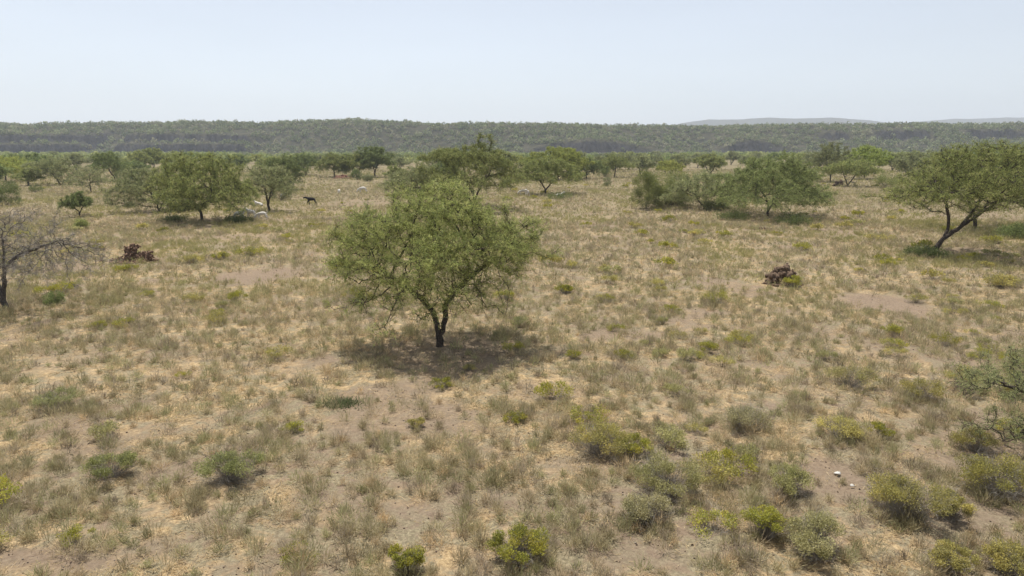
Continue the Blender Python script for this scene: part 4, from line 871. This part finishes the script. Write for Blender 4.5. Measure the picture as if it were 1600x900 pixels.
def litter(rs, y0, y1, dens, L, W_, marg=1.2):
    W = marg * 800 / F * y1 + 2; n = int(2 * W * (y1 - y0) * dens); X = rs.uniform(-W, W, n); Y = rs.uniform(y0, y1, n)
    k = np.abs(X) < marg * 800 / F * Y + 2; X, Y = X[k], Y[k]
    p = (1 - .93 * bare(X, Y)) * (.12 + .88 * straw(X, Y)) * sstep(.35, .6, fbm(X / .5, Y / .5, 141, 3)); k = rs.uniform(0, 1, len(X)) < p; X, Y = X[k], Y[k]; n = len(X)
    o = np.stack([X, Y, gz(X, Y) + rs.uniform(.003, .05, n)], -1); a = rs.uniform(0, 6.28, n); d = unit(np.stack([np.cos(a), np.sin(a), rs.normal(size=n) * .18], -1))
    side = unit(np.stack([-d[:, 1], d[:, 0], rs.normal(size=n) * .4], -1)) * (W_ * .5); l = (L * rs.uniform(.4, 1.4, n))[:, None]
    V = np.stack([o - side, o + side, o + d * l], 1).reshape(-1, 3)
    c = np.array([[.50, .385, .215], [.60, .48, .29], [.40, .29, .15], [.34, .27, .18]])[rs.choice(4, n, p=[.36, .24, .24, .16])] * rs.uniform(.8, 1.15, (n, 1))
    return V, np.arange(3 * n).reshape(-1, 3), np.repeat(c, 3, 0)
def merge(name, parts, mat, label, cat):
    Vs, Ts, Cs, b = [], [], [], 0
    for V, T, c in parts: Vs.append(V); Ts.append(T + b); Cs.append(c); b += len(V)
    o = link(name, mesh_np(name, np.vstack(Vs), [np.vstack(Ts)], mat, np.vstack(Cs))); tag(o, label, cat, kind='stuff'); return o
rs = np.random.RandomState(1)
merge('dry_grass', [tufts(rs, 7.5, 16, 24, 105, .16, .0085), tufts(rs, 16, 30, 20, 58, .2, .0125), tufts(rs, 30, 60, 15.0, 28, .24, .022, hs=1.1), tufts(rs, 60, 110, 6, 14, .3, .042, hs=1.2), tufts(rs, 110, 210, 1.6, 10, .42, .085, hs=1.5)],
      M_grass, 'grey-green and straw coloured dry grass tufts covering the plain', 'grass')
merge('straw_litter', [litter(rs, 7.5, 16, 620, .11, .011), litter(rs, 16, 32, 260, .14, .016), litter(rs, 32, 60, 60, .2, .026)], M_grass, 'pale flattened straw lying between the grass tufts', 'straw')

rs = np.random.RandomState(8); n = 9000; Y = 8 + 40 * rs.uniform(0, 1, n) ** 1.5; X = rs.uniform(-.9, .9, n) * Y + rs.normal(size=n)
k = rs.uniform(0, 1, n) < .25 + .75 * bare(X, Y); X, Y = X[k], Y[k]; n = len(X); J0, JF = ico(1)
r = rs.uniform(.006, .018, n) * (1 + Y / 60); Vp = J0[None] * (1 + .35 * rs.normal(size=(n, len(J0), 1)) * .5) * (r[:, None] * rs.uniform(.6, 1.2, (n, 3)))[:, None] + np.stack([X, Y, gz(X, Y) + r * .3], -1)[:, None]
cp = np.array([[.20, .15, .11], [.38, .32, .26], [.28, .21, .16], [.13, .10, .08]])[rs.choice(4, n)]
o = link('pebbles', mesh_np('pebbles', Vp.reshape(-1, 3), [(JF[None] + (np.arange(n) * len(J0))[:, None, None]).reshape(-1, 3)], M_grass, np.repeat(cp, len(J0), 0))); tag(o, 'small stones, clods and droppings on the bare earth', 'stones', kind='stuff')

# ------------------------------------------------------------------ haze
def haze():
    x0, x1, y0, y1, z0, z1 = -6500, 7500, -900, 6800, -3, 300
    V = [(x0, y0, z0), (x1, y0, z0), (x1, y1, z0), (x0, y1, z0), (x0, y0, z1), (x1, y0, z1), (x1, y1, z1), (x0, y1, z1)]
    Fq = [(0, 3, 2, 1), (4, 5, 6, 7), (0, 1, 5, 4), (1, 2, 6, 5), (2, 3, 7, 6), (3, 0, 4, 7)]
    m, t, o = mat_new('haze'); v = N(t, 'ShaderNodeVolumePrincipled'); v.inputs['Color'].default_value = (.80, .88, 1, 1); v.inputs['Density'].default_value = .00024; v.inputs['Anisotropy'].default_value = .2
    t.links.new(v.outputs[0], o.inputs['Volume']); ob = link('haze', mesh_np('haze', V, [np.array(Fq)], m)); tag(ob, 'thin pale heat haze over the plain', 'haze', kind='stuff')
haze()
